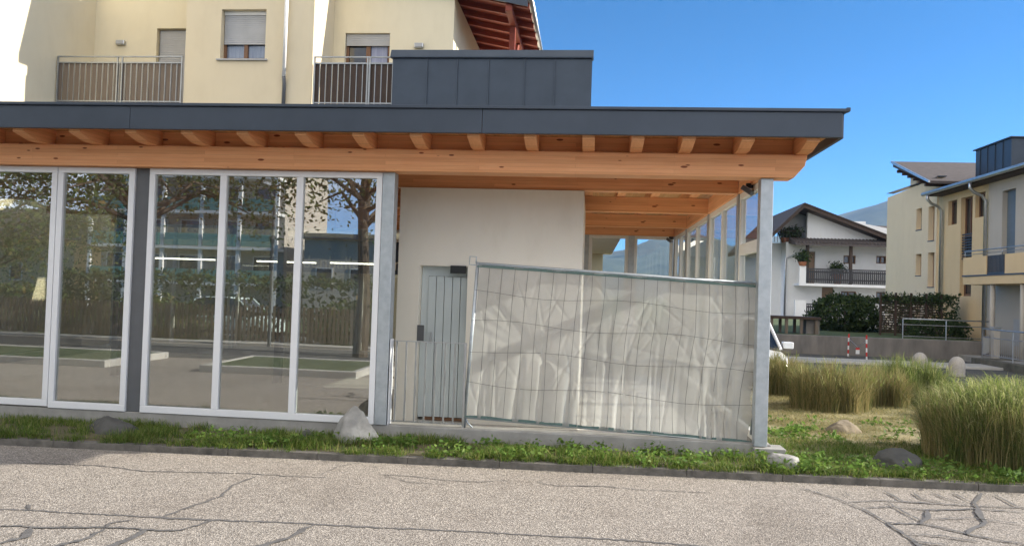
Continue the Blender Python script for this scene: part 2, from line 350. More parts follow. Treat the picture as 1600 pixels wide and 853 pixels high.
def ribbon(pts, z):
    P = []
    for i in range(len(pts)-1):
        a, b = pts[i], pts[i+1]
        n = max(2, int(math.hypot(b[0]-a[0], b[1]-a[1])/7))
        for k in range(n):
            t = k/n; P.append([a[j]+(b[j]-a[j])*t for j in range(3)])
    P.append(list(pts[-1]))
    W = [gz(p[0], p[1], z) for p in P]
    vs, fs = [], []
    for i, (p, w) in enumerate(zip(P, W)):
        q = W[min(i+1, len(W)-1)] - W[max(i-1, 0)]; nrm = np.array([-q[1], q[0], 0]); nrm /= (np.linalg.norm(nrm)+1e-9)
        c = w + nrm*rk.uniform(-.012, .012)
        hw = p[2]*(.003 if w[0] < -1 else .0026)*rk.uniform(.55, 1.4)
        if i in (0, len(W)-1): hw *= .4
        vs += [c+nrm*hw, c-nrm*hw]
    fs = [(2*i, 2*i+1, 2*i+3, 2*i+2) for i in range(len(W)-1)]
    return vs, fs
for i, c in enumerate(cracks): mbc.add(*ribbon(c, ROAD+.004+.0004*i))
tag(mbc.build('crack_sealing', M['tar']), kind='structure')

# grit and dead leaves gathered along the kerb
ng = 2600; gx = rk_ = np.random.RandomState(5).uniform(-9, 3.5, ng); rr_ = np.random.RandomState(6); gd = -rr_.exponential(.16, ng)-.005; gs = rr_.uniform(.003, .011, ng)
P0 = np.column_stack([gx, -.79+.042*gx+gd, np.full(ng, ROAD)]); T = np.array([[1, 0, 0], [-.5, .86, 0], [-.5, -.86, 0], [.1, 0, .9]])
V = (P0[:, None]+T[None]*gs[:, None, None]*rr_.uniform(.6, 1.4, (ng, 4, 1))).reshape(-1, 3); b_ = (np.arange(ng)*4)[:, None]
o = link('road_grit', fast_mesh('road_grit', V, (b_+np.array([[0, 1, 3, 1, 2, 3, 2, 0, 3]])).ravel(), np.arange(ng*3)*3), mat('grit', (.4, .36, .3), (.16, .14, .11), 40, .9)); o['kind'] = 'stuff'

# ---------------------------------------------------------------- the glazed timber pavilion
XL = -14.3
pav = thing('timber_pavilion', 'flat roofed timber pavilion with white framed glass front and dark fascia', 'building', (-7, 4.5, ROAD))
MB().box(XL, .06, 0, .26, -.6, .035).box(-.1, .06, .26, 9.5, -.6, .035).box(XL, -.1, 9.4, 9.6, -.6, .03).box(XL, XL+.1, .26, 9.4, -.6, .03).build('plinth', M['concrete'], pav, bevel=.01)
MB().box(XL+.1, -.1, .26, 9.4, -.6, -.13).build('floor', M['floor'], pav)
MB().box(-.16, .2, -.12, .16, -.19, .012).build('column_footing', M['concrete'], pav, bevel=.008)
# columns
def hbeam(mb, xc, yc, w, d, z0, z1, t=.012):
    mb.box(xc-w/2, xc+w/2, yc-d/2, yc-d/2+t, z0, z1); mb.box(xc-w/2, xc+w/2, yc+d/2-t, yc+d/2, z0, z1); mb.box(xc-t/2, xc+t/2, yc-d/2+t, yc+d/2-t, z0, z1)
    return mb
YS = [0.05, 1.45, 4.1, 7.1, 9.35]
def col(xc, yc, w, d, m, z0=-.13, z1=3.118):
    MB().box(xc-w/2, xc+w/2, yc-d/2, yc+d/2, z0, z1).build('column', m, pav, bevel=.006)
c1 = MB().box(-.145, .0, -.06, .09, .02, 3.118).build('column', M['galv'], pav, bevel=.006)
c1['label'] = 'galvanised corner column'
col(-4.575, .07, .15, .18, M['galv'], .036); col(-7.775, .075, .19, .12, M['postgrey'], .036); col(-10.965, .075, .19, .12, M['postgrey'], .036); col(-14.16, .075, .2, .12, M['postgrey'], .036)
for y in YS[1:]: col(-.075, y, .11, .13, M['galv'], .036)
for x in (-4.6, -7.8, -11.0, -14.16, -2.2): col(x, 9.35, .13, .13, M['galv'], .036)
for x in (-7.8, -11.0): col(x, 4.6, .13, .13, M['postgrey'])
# beams along x
bprof = [(0.355, 3.385), (.33, 3.26), (.21, 3.12), (-14.9, 3.12), (-14.9, 3.385)]
MB().prism(bprof, 'y', -.12, .16).build('front_beam', M['woodx'], pav, bevel=.004)
for i, y in enumerate((1.35, 4.0, 6.9, 9.25)):
    MB().box(XL, -.142, y, y+.16, 3.122, 3.382).build('cross_beam', M['woodx'], pav, bevel=.004)
MB().box(-.14, .0, .163, 9.5, 3.124, 3.38).build('side_beam', M['woody'], pav, bevel=.004)
# rafters
raf_x = [.29, -.4, -1.04, -1.6, -2.15, -2.81, -3.46, -4.13, -4.81, -5.5, -6.21, -6.9, -7.6, -8.32, -9.05, -9.75, -10.45, -11.15, -11.85, -12.55, -13.25, -13.95, -14.6]
rp = [(-.57, 3.45), (-.30, 3.387), (9.75, 3.387), (9.75, 3.58), (-.57, 3.58)]
r0 = MB().prism([(y, z-3.4) for y, z in rp], 'x', -.07, .07).build('rafter', M['woody'], bevel=.004)
for i, x in enumerate(raf_x):
    r = r0 if i == 0 else r0.copy()
    if i: COL.objects.link(r)
    r.location = (x, 0, 3.4); child(r, pav)
for a, b in zip(raf_x[1:], raf_x): 
    pass
# blocking boards between rafters above the front beam
bl = MB()
for a, b in zip(raf_x, raf_x[1:]): bl.box(b+.072, a-.072, .0, .03, 3.386, 3.579)
bl.build('blocking_board', M['woodx'], pav)
MB().box(-15.2, .555, -.6, 9.9, 3.582, 3.63).build('soffit', M['boards'], pav)
roof = MB().box(-15.2, .555, -.6, 9.9, 3.632, 3.74).build('roof', M['anthracite'], pav)
def fascia(x0, x1): MB().box(x0+.002, x1-.002, -.66, -.605, 3.482, 3.752).build('fascia', M['anthracite'], pav, bevel=.004)
for x0, x1 in ((-15.2, -12), (-12, -7.56), (-7.56, -3.35), (-3.35, .57)): fascia(x0, x1)
MB().box(.558, .6, -.6, 9.9, 3.482, 3.752).build('fascia', M['anthracite'], pav, bevel=.004)
MB().box(-15.2, .62, -.685, -.5, 3.754, 3.79).box(.45, .625, -.5, 9.9, 3.754, 3.79).build('roof_flashing', M['anthracite'], pav, bevel=.006)
MB().box(.6, .64, -.69, -.6, 3.76, 3.8).build('flashing_corner', M['anthracite'], pav, bevel=.004)

# front windows : a frame part with each pane as a sub-part
def glazed(ax, u0, u1, z0, z1, p0, p1, mull, name='window', fm='alu', gm='glass', fw=.075, transom=None, sill=.085):
    mb = MB(); cuts = [u0] + list(mull) + [u1]
    B = (lambda a, b, c, d: mb.box(a, b, p0, p1, c, d)) if ax == 'y' else (lambda a, b, c, d: mb.box(p0, p1, a, b, c, d))
    B(u0, u1, z0, z0+sill); B(u0, u1, z1-fw, z1)
    e = [(u0, u0+fw)] + [(m-fw*.58, m+fw*.58) for m in mull] + [(u1-fw, u1)]
    for a, b in e: B(a, b, z0+sill, z1-fw)
    zs = [z0+sill, z1-fw]
    if transom:
        for k in range(len(e)-1): B(e[k][1], e[k+1][0], transom-.075, transom+.075)
    fr = mb.build(name, M[fm], pav, bevel=.006)
    pm = (p0+p1)/2
    for k in range(len(e)-1):
        a, b = e[k][1], e[k+1][0]
        rng = [(z0+sill, z1-fw)] if not transom else [(z0+sill, transom-.075), (transom+.075, z1-fw)]
        for c, d in rng:
            g = MB()
            if ax == 'y': g.box(a, b, pm-.004, pm+.004, c, d)
            else: g.box(pm-.004, pm+.004, a, b, c, d)
            g.build('pane', M[gm], fr)
    return fr
glazed('y', -7.675, -4.655, .037, 3.115, -.015, .065, (-6.695, -5.70))
glazed('y', -10.865, -8.925, .052, 3.115, -.015, .065, (-9.87,))
glazed('y', -8.915, -7.875, .037, 3.115, -.015, .065, ())
glazed('y', -14.055, -11.065, .037, 3.115, -.015, .065, (-13.05, -12.05))
# side windows
glazed('x', .095, 1.38, .037, 3.122, -.11, -.04, (), gm='glassclear', fm='pvc', transom=2.36, fw=.09)
glazed('x', 1.52, 4.03, .037, 3.122, -.11, -.04, (2.77,), gm='glassclear', fm='pvc', fw=.085)
glazed('x', 4.17, 7.03, .037, 3.122, -.11, -.04, (5.6,), gm='glassclear', fm='pvc', fw=.085)
glazed('x', 7.17, 9.28, .037, 3.122, -.11, -.04, (8.2,), gm='glassclear', fm='pvc', fw=.085, transom=1.0)
# rear windows
for a, b, t in ((-2.13, -1.2, None), (-1.06, -.15, None), (-4.53, -2.27, 2.82), (-7.73, -4.67, 2.82), (-10.93, -7.87, 2.82), (-14.1, -11.07, 2.82)):
    glazed('y', a, b, .037, 3.12, 9.3, 9.37, ((a+b)/2,) if b-a > 2 else (), gm='glassclear', fm='pvc', transom=t, fw=.075)
MB().box(-1.2, -1.06, 9.28, 9.42, .036, 3.118).build('column', M['galv'], pav)
# inner white room with door niche
XW0, XW1, YW = -4.76, -2.2, 1.32
iw = MB()
nx0, nx1 = gy(656, 420, YW)[0], gy(731, 420, YW)[0]
iw.wall('y', XW0, XW1, -.128, 3.115, YW, YW+.2, [(nx0, nx1, -.2, 2.03)])
iw.box(XW1-.15, XW1, YW+.2, 4.6, -.128, 3.115).box(XW0, XW0+.15, YW+.2, 4.6, -.128, 3.115).box(XW0+.15, XW1-.15, 4.4, 4.6, -.128, 3.115)
iw.build('inner_wall', M['wallwhite'], pav)
dr = MB().box(nx0+.005, nx1-.005, YW+.17, YW+.2, 1.89, 2.028).box(nx0+.005, nx0+.1, YW+.15, YW+.2, -.09, 1.89)
dr.build('door_lining', M['door'], pav)
dmb = MB(); w = (nx1-nx0-.1)/5
for k in range(5): dmb.box(nx0+.1+k*w+.004, nx0+.1+(k+1)*w-.004, YW+.13, YW+.17, -.08, 1.885)
door = dmb.build('door', M['door'], pav, bevel=.004)
MB().box(nx0+.1, nx1, YW+.12, YW+.2, -.125, -.085).build('threshold', M['brownframe'], pav)
MB().tube([(nx0+.17, YW+.09, .95), (nx0+.17, YW+.09, 1.1)], .012).tube([(nx0+.17, YW+.09, 1.02), (nx0+.17, YW+.13, 1.02)], .012).build('handle', M['steel'], door)
sg = MB().box(nx1-.24, nx1-.02, YW-.03, YW+.0, 1.93, 2.04).build('door_closer', M['black'], pav, bevel=.004)
MB().box(nx0-.005, nx0+.09, YW-.012, YW-.002, .98, 1.2).build('notice_plate', M['postgrey'], pav)

# low railing between column and site fence
rail = thing('steel_railing', 'low galvanised railing of thin vertical bars in front of grey door', 'railing', (-3.95, .1, .04))
rx0, rx1 = -4.47, -3.56
MB().box(rx0, rx1, .09, .12, 1.05, 1.062).build('top_rail', M['steel'], rail)
MB().box(rx0, rx1, .09, .12, .07, .082).build('bottom_rail', M['steel'], rail)
for k in range(8):
    x = rx0+.04+k*(rx1-rx0-.06)/7
    MB().box(x-.009, x+.009, .094, .116, .082, 1.05).build('bar', M['railsteel'], rail)
MB().box(rx1-.025, rx1, .08, .13, .036, 1.05).build('post', M['steel'], rail)
MB().box(-4.488, -4.478, .0, .14, .04, 1.08).build('end_plate', M['alu'], rail)

# ---------------------------------------------------------------- construction fence with netting
fx0, fx1 = -3.56, -.16
fen = thing('site_fence', 'leaning mobile site fence panel covered with crumpled beige netting', 'fence panel', (-1.9, .14, .04))
def fpt(u, z, off=0):      # panel coordinates: u along, z up; whole panel tilted 0.05 rad in its plane
    ang = -.05; x = fx0 + u*math.cos(ang) - (z)*math.sin(ang); zz = .04 + u*math.sin(ang)*.85 + z*math.cos(ang)
    return (x, .12+.012*u + off, zz)
FL, FH = 3.42, 2.0
MB().tube([fpt(-.0, 0), fpt(.0, FH+.02)], .021, 10).build('left_post', M['galv'], fen, smooth=True)
MB().tube([fpt(FL, .22), fpt(FL, FH-.01)], .021, 10).build('right_post', M['galv'], fen, smooth=True)
MB().tube([fpt(0, FH), fpt(FL, FH)], .019, 10).build('top_tube', M['galv'], fen, smooth=True)
MB().tube([fpt(0, .12), fpt(FL, .12)], .016, 10).build('bottom_tube', M['galv'], fen, smooth=True)
MB().tube([fpt(-.02, FH+.0, -.02), fpt(-.02, FH+.08, -.02), fpt(-.1, FH+.08, -.02), fpt(-.1, FH-.02, -.02), fpt(-.02, FH-.02, -.02)], .008, 6).build('hook', M['galv'], fen, smooth=True)
MB().tube([fpt(-.0, .14), fpt(.04, .05), fpt(.1, .0)], .012, 6).build('foot_strut', M['galv'], fen, smooth=True)
MB().tube([fpt(1.2, .12), fpt(1.2, 1.0)], .012, 6).build('middle_bar', M['galv'], fen)
wm = MB()
for k in range(1, 22):
    u = FL*k/22; 
    pts = [fpt(u + (.03*math.sin(t*.75+u*1.1)+.008*math.sin(t*2.1+u*3))*(u/FL), .14+(FH-.16)*t/9, -.05+.012*math.sin(t*.9+u*2)) for t in range(10)]
    wm.tube(pts, .003, 4, cap=False)
for z in (.55, .95, 1.3, 1.65): wm.tube([fpt(FL*k/12, z+.03*math.sin(k*.9+z*5), -.052) for k in range(13)], .003, 4, cap=False)
wm.build('wire_mesh', M['wire'], fen)
# netting cloth: a wrinkled sheet with hems
rn = np.random.RandomState(4)
NU, NZ = 230, 130
U, Zc = np.meshgrid(np.linspace(.02, FL-.01, NU), np.linspace(.13, FH-.02, NZ))
t = (Zc-.13)/(FH-.15)
off = np.zeros_like(U)
for k in range(34):           # hanging vertical folds, stronger in the lower half
    c = rn.uniform(0, FL); s = rn.uniform(.012, .045); lean = rn.uniform(-.16, .22); top = rn.uniform(.25, .75)
    off += rn.uniform(.006, .022)*np.exp(-((U-c-lean*(1-t))/s)**2)*np.clip((top-t)/top*1.6, 0, 1)
for k in range(4):            # diagonal tension folds from the upper left corner
    a = -.35-.16*k; c0 = 1.0+.13*k
    dline = (t*1.85 - (c0 + a*(U-.25)))
    off += .012*np.exp(-(dline/.06)**2)*np.exp(-((U-.45)/.5)**2)
for k in range(14):
    c = rn.uniform(0, FL); z0 = rn.uniform(.2, 1.7)
    off += rn.uniform(-.007, .007)*np.exp(-((U-c)/rn.uniform(.15, .5))**2-((Zc-z0)/rn.uniform(.08, .3))**2)
off += .003*np.sin(U*7+Zc*3)*np.sin(Zc*5+1)
for k in range(120):          # small creases of every direction
    c = rn.uniform(0, FL); z0 = rn.uniform(.15, 1.9); a_ = rn.choice([rn.normal(1.3, .35), rn.uniform(0, PI)]); ca, sa = math.cos(a_), math.sin(a_)
    p_ = (U-c)*ca+(Zc-z0)*sa; q_ = -(U-c)*sa+(Zc-z0)*ca
    off += rn.uniform(.002, .0065)*np.exp(-(p_/rn.uniform(.1, .3))**2-(q_/rn.uniform(.008, .02))**2)
off += -.012*np.exp(-((Zc-1.0-.03*np.sin(U*6))/.035)**2)*np.clip((U-1.2)*2, 0, 1)
edge = .035*np.sin(Zc*6+.5)*np.clip((U-FL+.35)/.35, 0, 1)**2
edgl = .02*np.sin(Zc*7)*np.clip((.25-U)/.25, 0, 1)**2
sag = -.03*np.sin(U/FL*PI*5)*0
ang = -.05
Xw = fx0 + (U-np.abs(edge)*1.3+np.abs(edgl))*math.cos(ang) - Zc*math.sin(ang); Zw = .04 + U*math.sin(ang)*.85 + Zc*math.cos(ang)
Yw = .12+.012*U-.03 - off
V = np.stack([Xw, Yw, Zw], -1).reshape(-1, 3)
idx = np.arange(NU*NZ).reshape(NZ, NU)
q = np.stack([idx[:-1, :-1], idx[:-1, 1:], idx[1:, 1:], idx[1:, :-1]], -1).reshape(-1)
def net_mat():
    m, nt, b = nodes('netting'); mp = mapping(nt, (1, 1, 1))
    n = noise(nt, mp.outputs[0], 2.2, 6); r = ramp(nt, n.outputs['Fac'], [(.3, (.52, .52, .5)), (.7, (.66, .655, .63))])
    w1 = nt.nodes.new('ShaderNodeTexWave'); w1.bands_direction = 'X'; w1.inputs['Scale'].default_value = 45; w1.inputs['Distortion'].default_value = .6
    nt.links.new(mp.outputs[0], w1.inputs['Vector'])
    w2 = nt.nodes.new('ShaderNodeTexWave'); w2.bands_direction = 'Z'; w2.inputs['Scale'].default_value = 60; w2.inputs['Distortion'].default_value = .6
    nt.links.new(mp.outputs[0], w2.inputs['Vector'])
    d = nt.nodes.new('ShaderNodeBsdfDiffuse'); tr = nt.nodes.new('ShaderNodeBsdfTranslucent'); tp = nt.nodes.new('ShaderNodeBsdfTransparent')
    nt.links.new(r.outputs[0], d.inputs[0]); nt.links.new(r.outputs[0], tr.inputs[0])
    m1 = nt.nodes.new('ShaderNodeMixShader'); m1.inputs[0].default_value = .6
    nt.links.new(d.outputs[0], m1.inputs[1]); nt.links.new(tr.outputs[0], m1.inputs[2])
    mu = nt.nodes.new('ShaderNodeMath'); mu.operation = 'MULTIPLY'; nt.links.new(w1.outputs['Fac'], mu.inputs[0]); nt.links.new(w2.outputs['Fac'], mu.inputs[1])
    mr = nt.nodes.new('ShaderNodeMapRange'); mr.inputs['To Min'].default_value = .16; mr.inputs['To Max'].default_value = .36; nt.links.new(mu.outputs[0], mr.inputs[0])
    m2 = nt.nodes.new('ShaderNodeMixShader'); nt.links.new(mr.outputs[0], m2.inputs[0])
    nt.links.new(m1.outputs[0], m2.inputs[1]); nt.links.new(tp.outputs[0], m2.inputs[2])
    nt.links.new(m2.outputs[0], nt.nodes['Material Output'].inputs['Surface']); return m
net = link('netting', fast_mesh('netting', V, q, np.arange(len(q)//4)*4), net_mat(), fen, smooth=True)
for nm, z in (('top_hem', FH-.045), ('bottom_hem', .13)):
    h = MB(); n = 60
    for k in range(n):
        u0, u1 = FL*k/n, FL*(k+1)/n
        w0 = .0+.012*abs(math.sin(k*.37)); o = -.045
        h.add([fpt(u0, z, o), fpt(u1, z, o), fpt(u1, z+w0+.02, o), fpt(u0, z+w0+.02, o)], [(0, 1, 2, 3)])
    h.build(nm, M['netgreen'], net)

# ---------------------------------------------------------------- flood lights under the beams
def flood(name, label, p, yaw):
    t = thing(name, label, 'floodlight', p, 'floodlights under the eaves')
    h = MB().box(-.09, .09, -.03, .03, -.07, .07).build('housing', M['postgrey'], t, bevel=.008, loc=p)
    h.rotation_euler = (math.radians(-55), 0, yaw); h.matrix_parent_inverse = Matrix.Translation(p).inverted()
    g = MB().box(-.075, .075, -.036, -.031, -.055, .055).build('lens', M['steel'], loc=p); g.rotation_euler = h.rotation_euler; g.parent = h; g.matrix_parent_inverse = wmat(h).inverted()
    MB().box(p[0]-.02, p[0]+.09, p[1]-.02, p[1]+.02, p[2]+.03, p[2]+.09).build('bracket', M['black'], t)
p1 = gy(1168, 298, .55); flood('floodlight', 'small floodlight on the eaves beam beside the corner column', (float(p1[0]), .55, float(p1[2])), 1.2)
p2 = gy(1057, 374, 8.6); flood('floodlight', 'farther small floodlight at the back of the glazed side', (-.3, 8.6, 2.98), 1.2)

# ---------------------------------------------------------------- things inside the hall
sign = thing('hall_sign', 'dark blue board with dim lettering hanging in the glass hall', 'sign', (-6.6, 8.2, 2.4))
MB().box(-9.6, -5.6, 8.2, 8.26, 2.0, 2.75).build('board', M['signblue'], sign)
fc = bpy.data.curves.new('lettering', 'FONT'); fc.body = 'Kundenhalle  Öffnung'; fc.size = .42; fc.extrude = .006
ft = bpy.data.objects.new('lettering_curve', fc); COL.objects.link(ft); fm_ = bpy.data.meshes.new_from_object(ft.evaluated_get(bpy.context.evaluated_depsgraph_get()))
bpy.data.objects.remove(ft); fm_.materials.clear(); fo = bpy.data.objects.new('lettering', fm_); fm_.materials.append(M['signtext']); COL.objects.link(fo); fo.location = (-9.5, 8.19, 2.1); fo.rotation_euler = (PI/2, 0, 0); child(fo, sign)
for i, (x0, x1, y, lab) in enumerate(((-11.9, -10.3, 7.0, 'lit tube lamp hanging in the hall, leftmost'), (-9.4, -8.0, 7.0, 'lit tube lamp hanging in the hall behind the middle glass bay'), (-7.6, -6.5, 6.6, 'lit tube lamp hanging in the hall near the sign board'), (-6.2, -5.3, 7.4, 'lit tube lamp hanging in the hall beside the white inner wall'))):
    t = thing('tube_lamp', lab, 'lamp', ((x0+x1)/2, y, 2.2), 'tube lamps in the hall')
    MB().box(x0, x1, y-.03, y+.03, 2.2, 2.24).build('housing', M['steel'], t)
    MB().tube([(x0+.03, y, 2.18), (x1-.03, y, 2.18)], .016, 8).build('tube', M['lamp'], t)
    MB().box(x0+.1, x0+.105, y, y+.005, 2.24, 3.38).box(x1-.105, x1-.1, y, y+.005, 2.24, 3.38).build('cable', M['black'], t)

# ---------------------------------------------------------------- boulders
from mathutils import noise as mnoise
def rock(name, label, p, r, m, seed, cone=0, rotz=0, group='boulders on the verge'):
    import bmesh
    bm = bmesh.new(); bmesh.ops.create_icosphere(bm, subdivisions=5, radius=1)
    sv = Vector((seed*3.1, seed*1.7, seed*.9))
    planes = [(Vector((rk.uniform(-1, 1), rk.uniform(-1, 1), rk.uniform(-.2, 1))).normalized(), rk.uniform(.62, .9)) for _ in range(9)]
    for v in bm.verts:
        c = v.co.copy()
        for n_, d_ in planes:
            k = c.dot(n_) - d_
            if k > 0: c -= n_*k*.85
        c *= 1 + .16*mnoise.noise(c*1.3+sv) + .06*mnoise.noise(c*4+sv) + .025*mnoise.noise(c*11+sv)
        k_ = 1-cone*max(0, c.z); v.co = Vector((c.x*r[0]*k_, c.y*r[1]*k_, c.z*r[2]))
    me = bpy.data.meshes.new(name); bm.to_mesh(me); bm.free()
    o = link(name, me, m, smooth=True, loc=p); o.rotation_euler.z = rotz
    tag(o, label, 'boulder', group); return o
rock('boulder', 'pale grey pointed boulder against the foot of the galvanised column', (-4.8, -.25, -.08), (.31, .22, .36), M['rock'], 2, .55)
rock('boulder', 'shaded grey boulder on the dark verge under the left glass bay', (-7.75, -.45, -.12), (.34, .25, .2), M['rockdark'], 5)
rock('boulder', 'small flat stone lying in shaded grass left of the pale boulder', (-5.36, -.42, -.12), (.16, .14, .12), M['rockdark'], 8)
rock('boulder', 'small pale stone in the grass by the corner column near the kerb', (.08, -.5, -.06), (.18, .12, .13), M['rock'], 11)
rock('boulder', 'brown angular slab rock on the dry grass beyond the corner', (1.58, 2.2, -.14), (.33, .2, .22), M['rockbrown'], 14, rotz=.5)
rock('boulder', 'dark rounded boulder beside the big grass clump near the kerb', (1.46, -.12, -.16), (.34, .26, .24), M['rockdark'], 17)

# ---------------------------------------------------------------- grass
rg = np.random.RandomState(11)
def blades(base, H, W, lean, dirs=None, seg=3, droop=1.0):
    """many curved blades as one mesh: base (n,3), H, W, lean arrays"""
    n = len(base); az = rg.uniform(0, 2*PI, n) if dirs is None else dirs
    d = np.stack([np.cos(az), np.sin(az), np.zeros(n)], 1)
    fa = az + PI/2 + rg.uniform(-.9, .9, n); sd = np.stack([np.cos(fa), np.sin(fa), np.zeros(n)], 1)
    V = np.zeros((n, seg*2+1, 3))
    for k in range(seg+1):
        t = k/seg; c = base + d*(lean*H*t**2.0)[:, None] + np.array([0, 0, 1])*(H*(t - droop*.35*lean*t**3))[:, None]
        if k < seg:
            w = (W*(1-.6*t))[:, None]; V[:, 2*k] = c - sd*w/2; V[:, 2*k+1] = c + sd*w/2
        else: V[:, 2*seg] = c
    nv = seg*2+1; off = (np.arange(n)*nv)[:, None]
    L, st = [], []
    pat = []
    for k in range(seg-1): pat += [2*k, 2*k+1, 2*k+3, 2*k+2]
    pat += [2*seg-2, 2*seg-1, 2*seg]
    loops = (off + np.array(pat)[None]).ravel()
    fl = [4]*(seg-1)+[3]; s0 = np.concatenate([[0], np.cumsum(fl)[:-1]]); starts = (np.arange(n)[:, None]*sum(fl) + s0[None]).ravel()
    return V.reshape(-1, 3), loops, starts
def grass(name, m, base, H, W, lean, kind='stuff', **k):
    o = link(name, fast_mesh(name, *blades(base, H, W, lean, **k)), m); o['kind'] = kind; return o
# verge strip: patchy tufts
def verge_points(n, x0, x1, y0f, y1f, clump=.5, cs=1.6):
    pts = []
    while len(pts) < n:
        x = rg.uniform(x0, x1, 4000); t = rg.uniform(0, 1, 4000); y = y0f(x) + (y1f(x)-y0f(x))*t
        d = np.array([mnoise.noise(Vector((a*cs*1.6, b*cs*2.5, 3.3))) + .5*mnoise.noise(Vector((a*6, b*6, 8))) for a, b in zip(x, y)])
        ok = d + rg.uniform(-.45, .45, 4000) > (clump-.5)
        pts += list(zip(x[ok], y[ok]))
    p = np.array(pts[:n]); return p
def put(p, z): return np.column_stack([p, np.full(len(p), z)])
p = verge_points(24000, -12, .3, lambda x: kerb_y(x)+.09, lambda x: x*0-.02, .68)
dn = np.array([.5+.5*mnoise.noise(Vector((a*1.1, b*2, 1.5))) for a, b in p])
grass('verge_grass', M['blade'], put(p, SOIL-.01), rg.uniform(.05, .15, len(p))*(.45+1.15*dn), rg.uniform(.004, .009, len(p)), rg.uniform(.1, 1.0, len(p)))
p = verge_points(9000, -12, 4, lambda x: kerb_y(x)+.0, lambda x: kerb_y(x)+.2, .66, 3)
grass('kerb_edge_grass', M['blade'], put(p, SOIL-.01), rg.uniform(.04, .13, len(p)), rg.uniform(.004, .008, len(p)), rg.uniform(.3, 1.4, len(p)))
p = verge_points(26000, .1, 6, lambda x: kerb_y(x)+.09, lambda x: x*0+1.3, .45)
grass('garden_grass', M['blade'], put(p, SOIL-.01), rg.uniform(.04, .13, len(p)), rg.uniform(.004, .009, len(p)), rg.uniform(.2, 1.1, len(p)))
p = verge_points(26000, .15, 7, lambda x: x*0+.9, lambda x: x*0+6.5, .5, 1.0)
grass('dry_grass', M['blade_dry'], put(p, SOIL-.01), rg.uniform(.03, .11, len(p)), rg.uniform(.004, .01, len(p)), rg.uniform(.4, 1.8, len(p)))
p = verge_points(9000, .15, 8, lambda x: x*0+6, lambda x: x*0+9.4-.1*x, .5, 1.0)
grass('far_grass', M['blade_dry'], put(p, SOIL-.01), rg.uniform(.06, .2, len(p)), rg.uniform(.008, .016, len(p)), rg.uniform(.3, 1.2, len(p)))
# broad leaved ground cover
def leaf_cloud(P, size, dirs=None, stretch=2.0, up=.3):
    n = len(P); a = rg.normal(size=(n, 3)); a[:, 2] = a[:, 2]*up
    a /= np.linalg.norm(a, axis=1)[:, None]; b = np.cross(a, rg.normal(size=(n, 3))); b /= np.linalg.norm(b, axis=1)[:, None]
    c = np.cross(a, b); s = (size*rg.uniform(.6, 1.35, n))[:, None]
    V = np.stack([P, P + a*s*.5 + b*s*.5/stretch*2*.5 + c*s*.06, P + a*s, P + a*s*.5 - b*s*.5/stretch*2*.5 + c*s*.06], 1).reshape(-1, 3)
    lo = np.arange(n*4); return V, lo, np.arange(n)*4
def weeds(name, m, centres, nl, rad, size, hz):
    P = []
    for (x, y, z) in centres:
        k = nl; r = rad*np.sqrt(rg.uniform(0, 1, k)); t = rg.uniform(0, 2*PI, k)
        P.append(np.column_stack([x+r*np.cos(t), y+r*np.sin(t), z+hz*rg.uniform(.05, 1, k)*(1-.5*r/rad)]))
    P = np.concatenate(P); o = link(name, fast_mesh(name, *leaf_cloud(P, np.full(len(P), size), up=.5)), m); o['kind'] = 'stuff'; return o
cw = [(x, kerb_y(x)+rg.uniform(.1, .75), SOIL) for x in rg.uniform(-6.6, 2.5, 120)]
weeds('verge_weeds', M['leaflite'], cw, 26, .14, .06, .16)
cw = [(rg.uniform(.3, 1.3), rg.uniform(1.3, 2.2), SOIL) for _ in range(22)] + [(rg.uniform(1.7, 3.2), rg.uniform(-.6, -.2), SOIL) for _ in range(18)] + [(rg.uniform(.2, 3), rg.uniform(1.6, 3.2), SOIL) for _ in range(14)]
weeds('garden_weeds', M['leaflite'], cw, 24, .15, .07, .1)
# straw lying on the ground
p = verge_points(5000, .2, 6, lambda x: x*0+.8, lambda x: x*0+6, .5, 1.0)
n = len(p); az = rg.uniform(0, PI, n); ln = rg.uniform(.08, .3, n); d = np.column_stack([np.cos(az), np.sin(az), rg.uniform(-.05, .15, n)])
b0 = put(p, SOIL+.015); sd = np.column_stack([-np.sin(az), np.cos(az), np.zeros(n)])*.003
V = np.stack([b0-sd, b0+sd, b0+sd+d*ln[:, None], b0-sd+d*ln[:, None]], 1).reshape(-1, 3)
o = link('fallen_straw', fast_mesh('fallen_straw', V, np.arange(n*4), np.arange(n)*4), M['blade_dry']); o['kind'] = 'stuff'

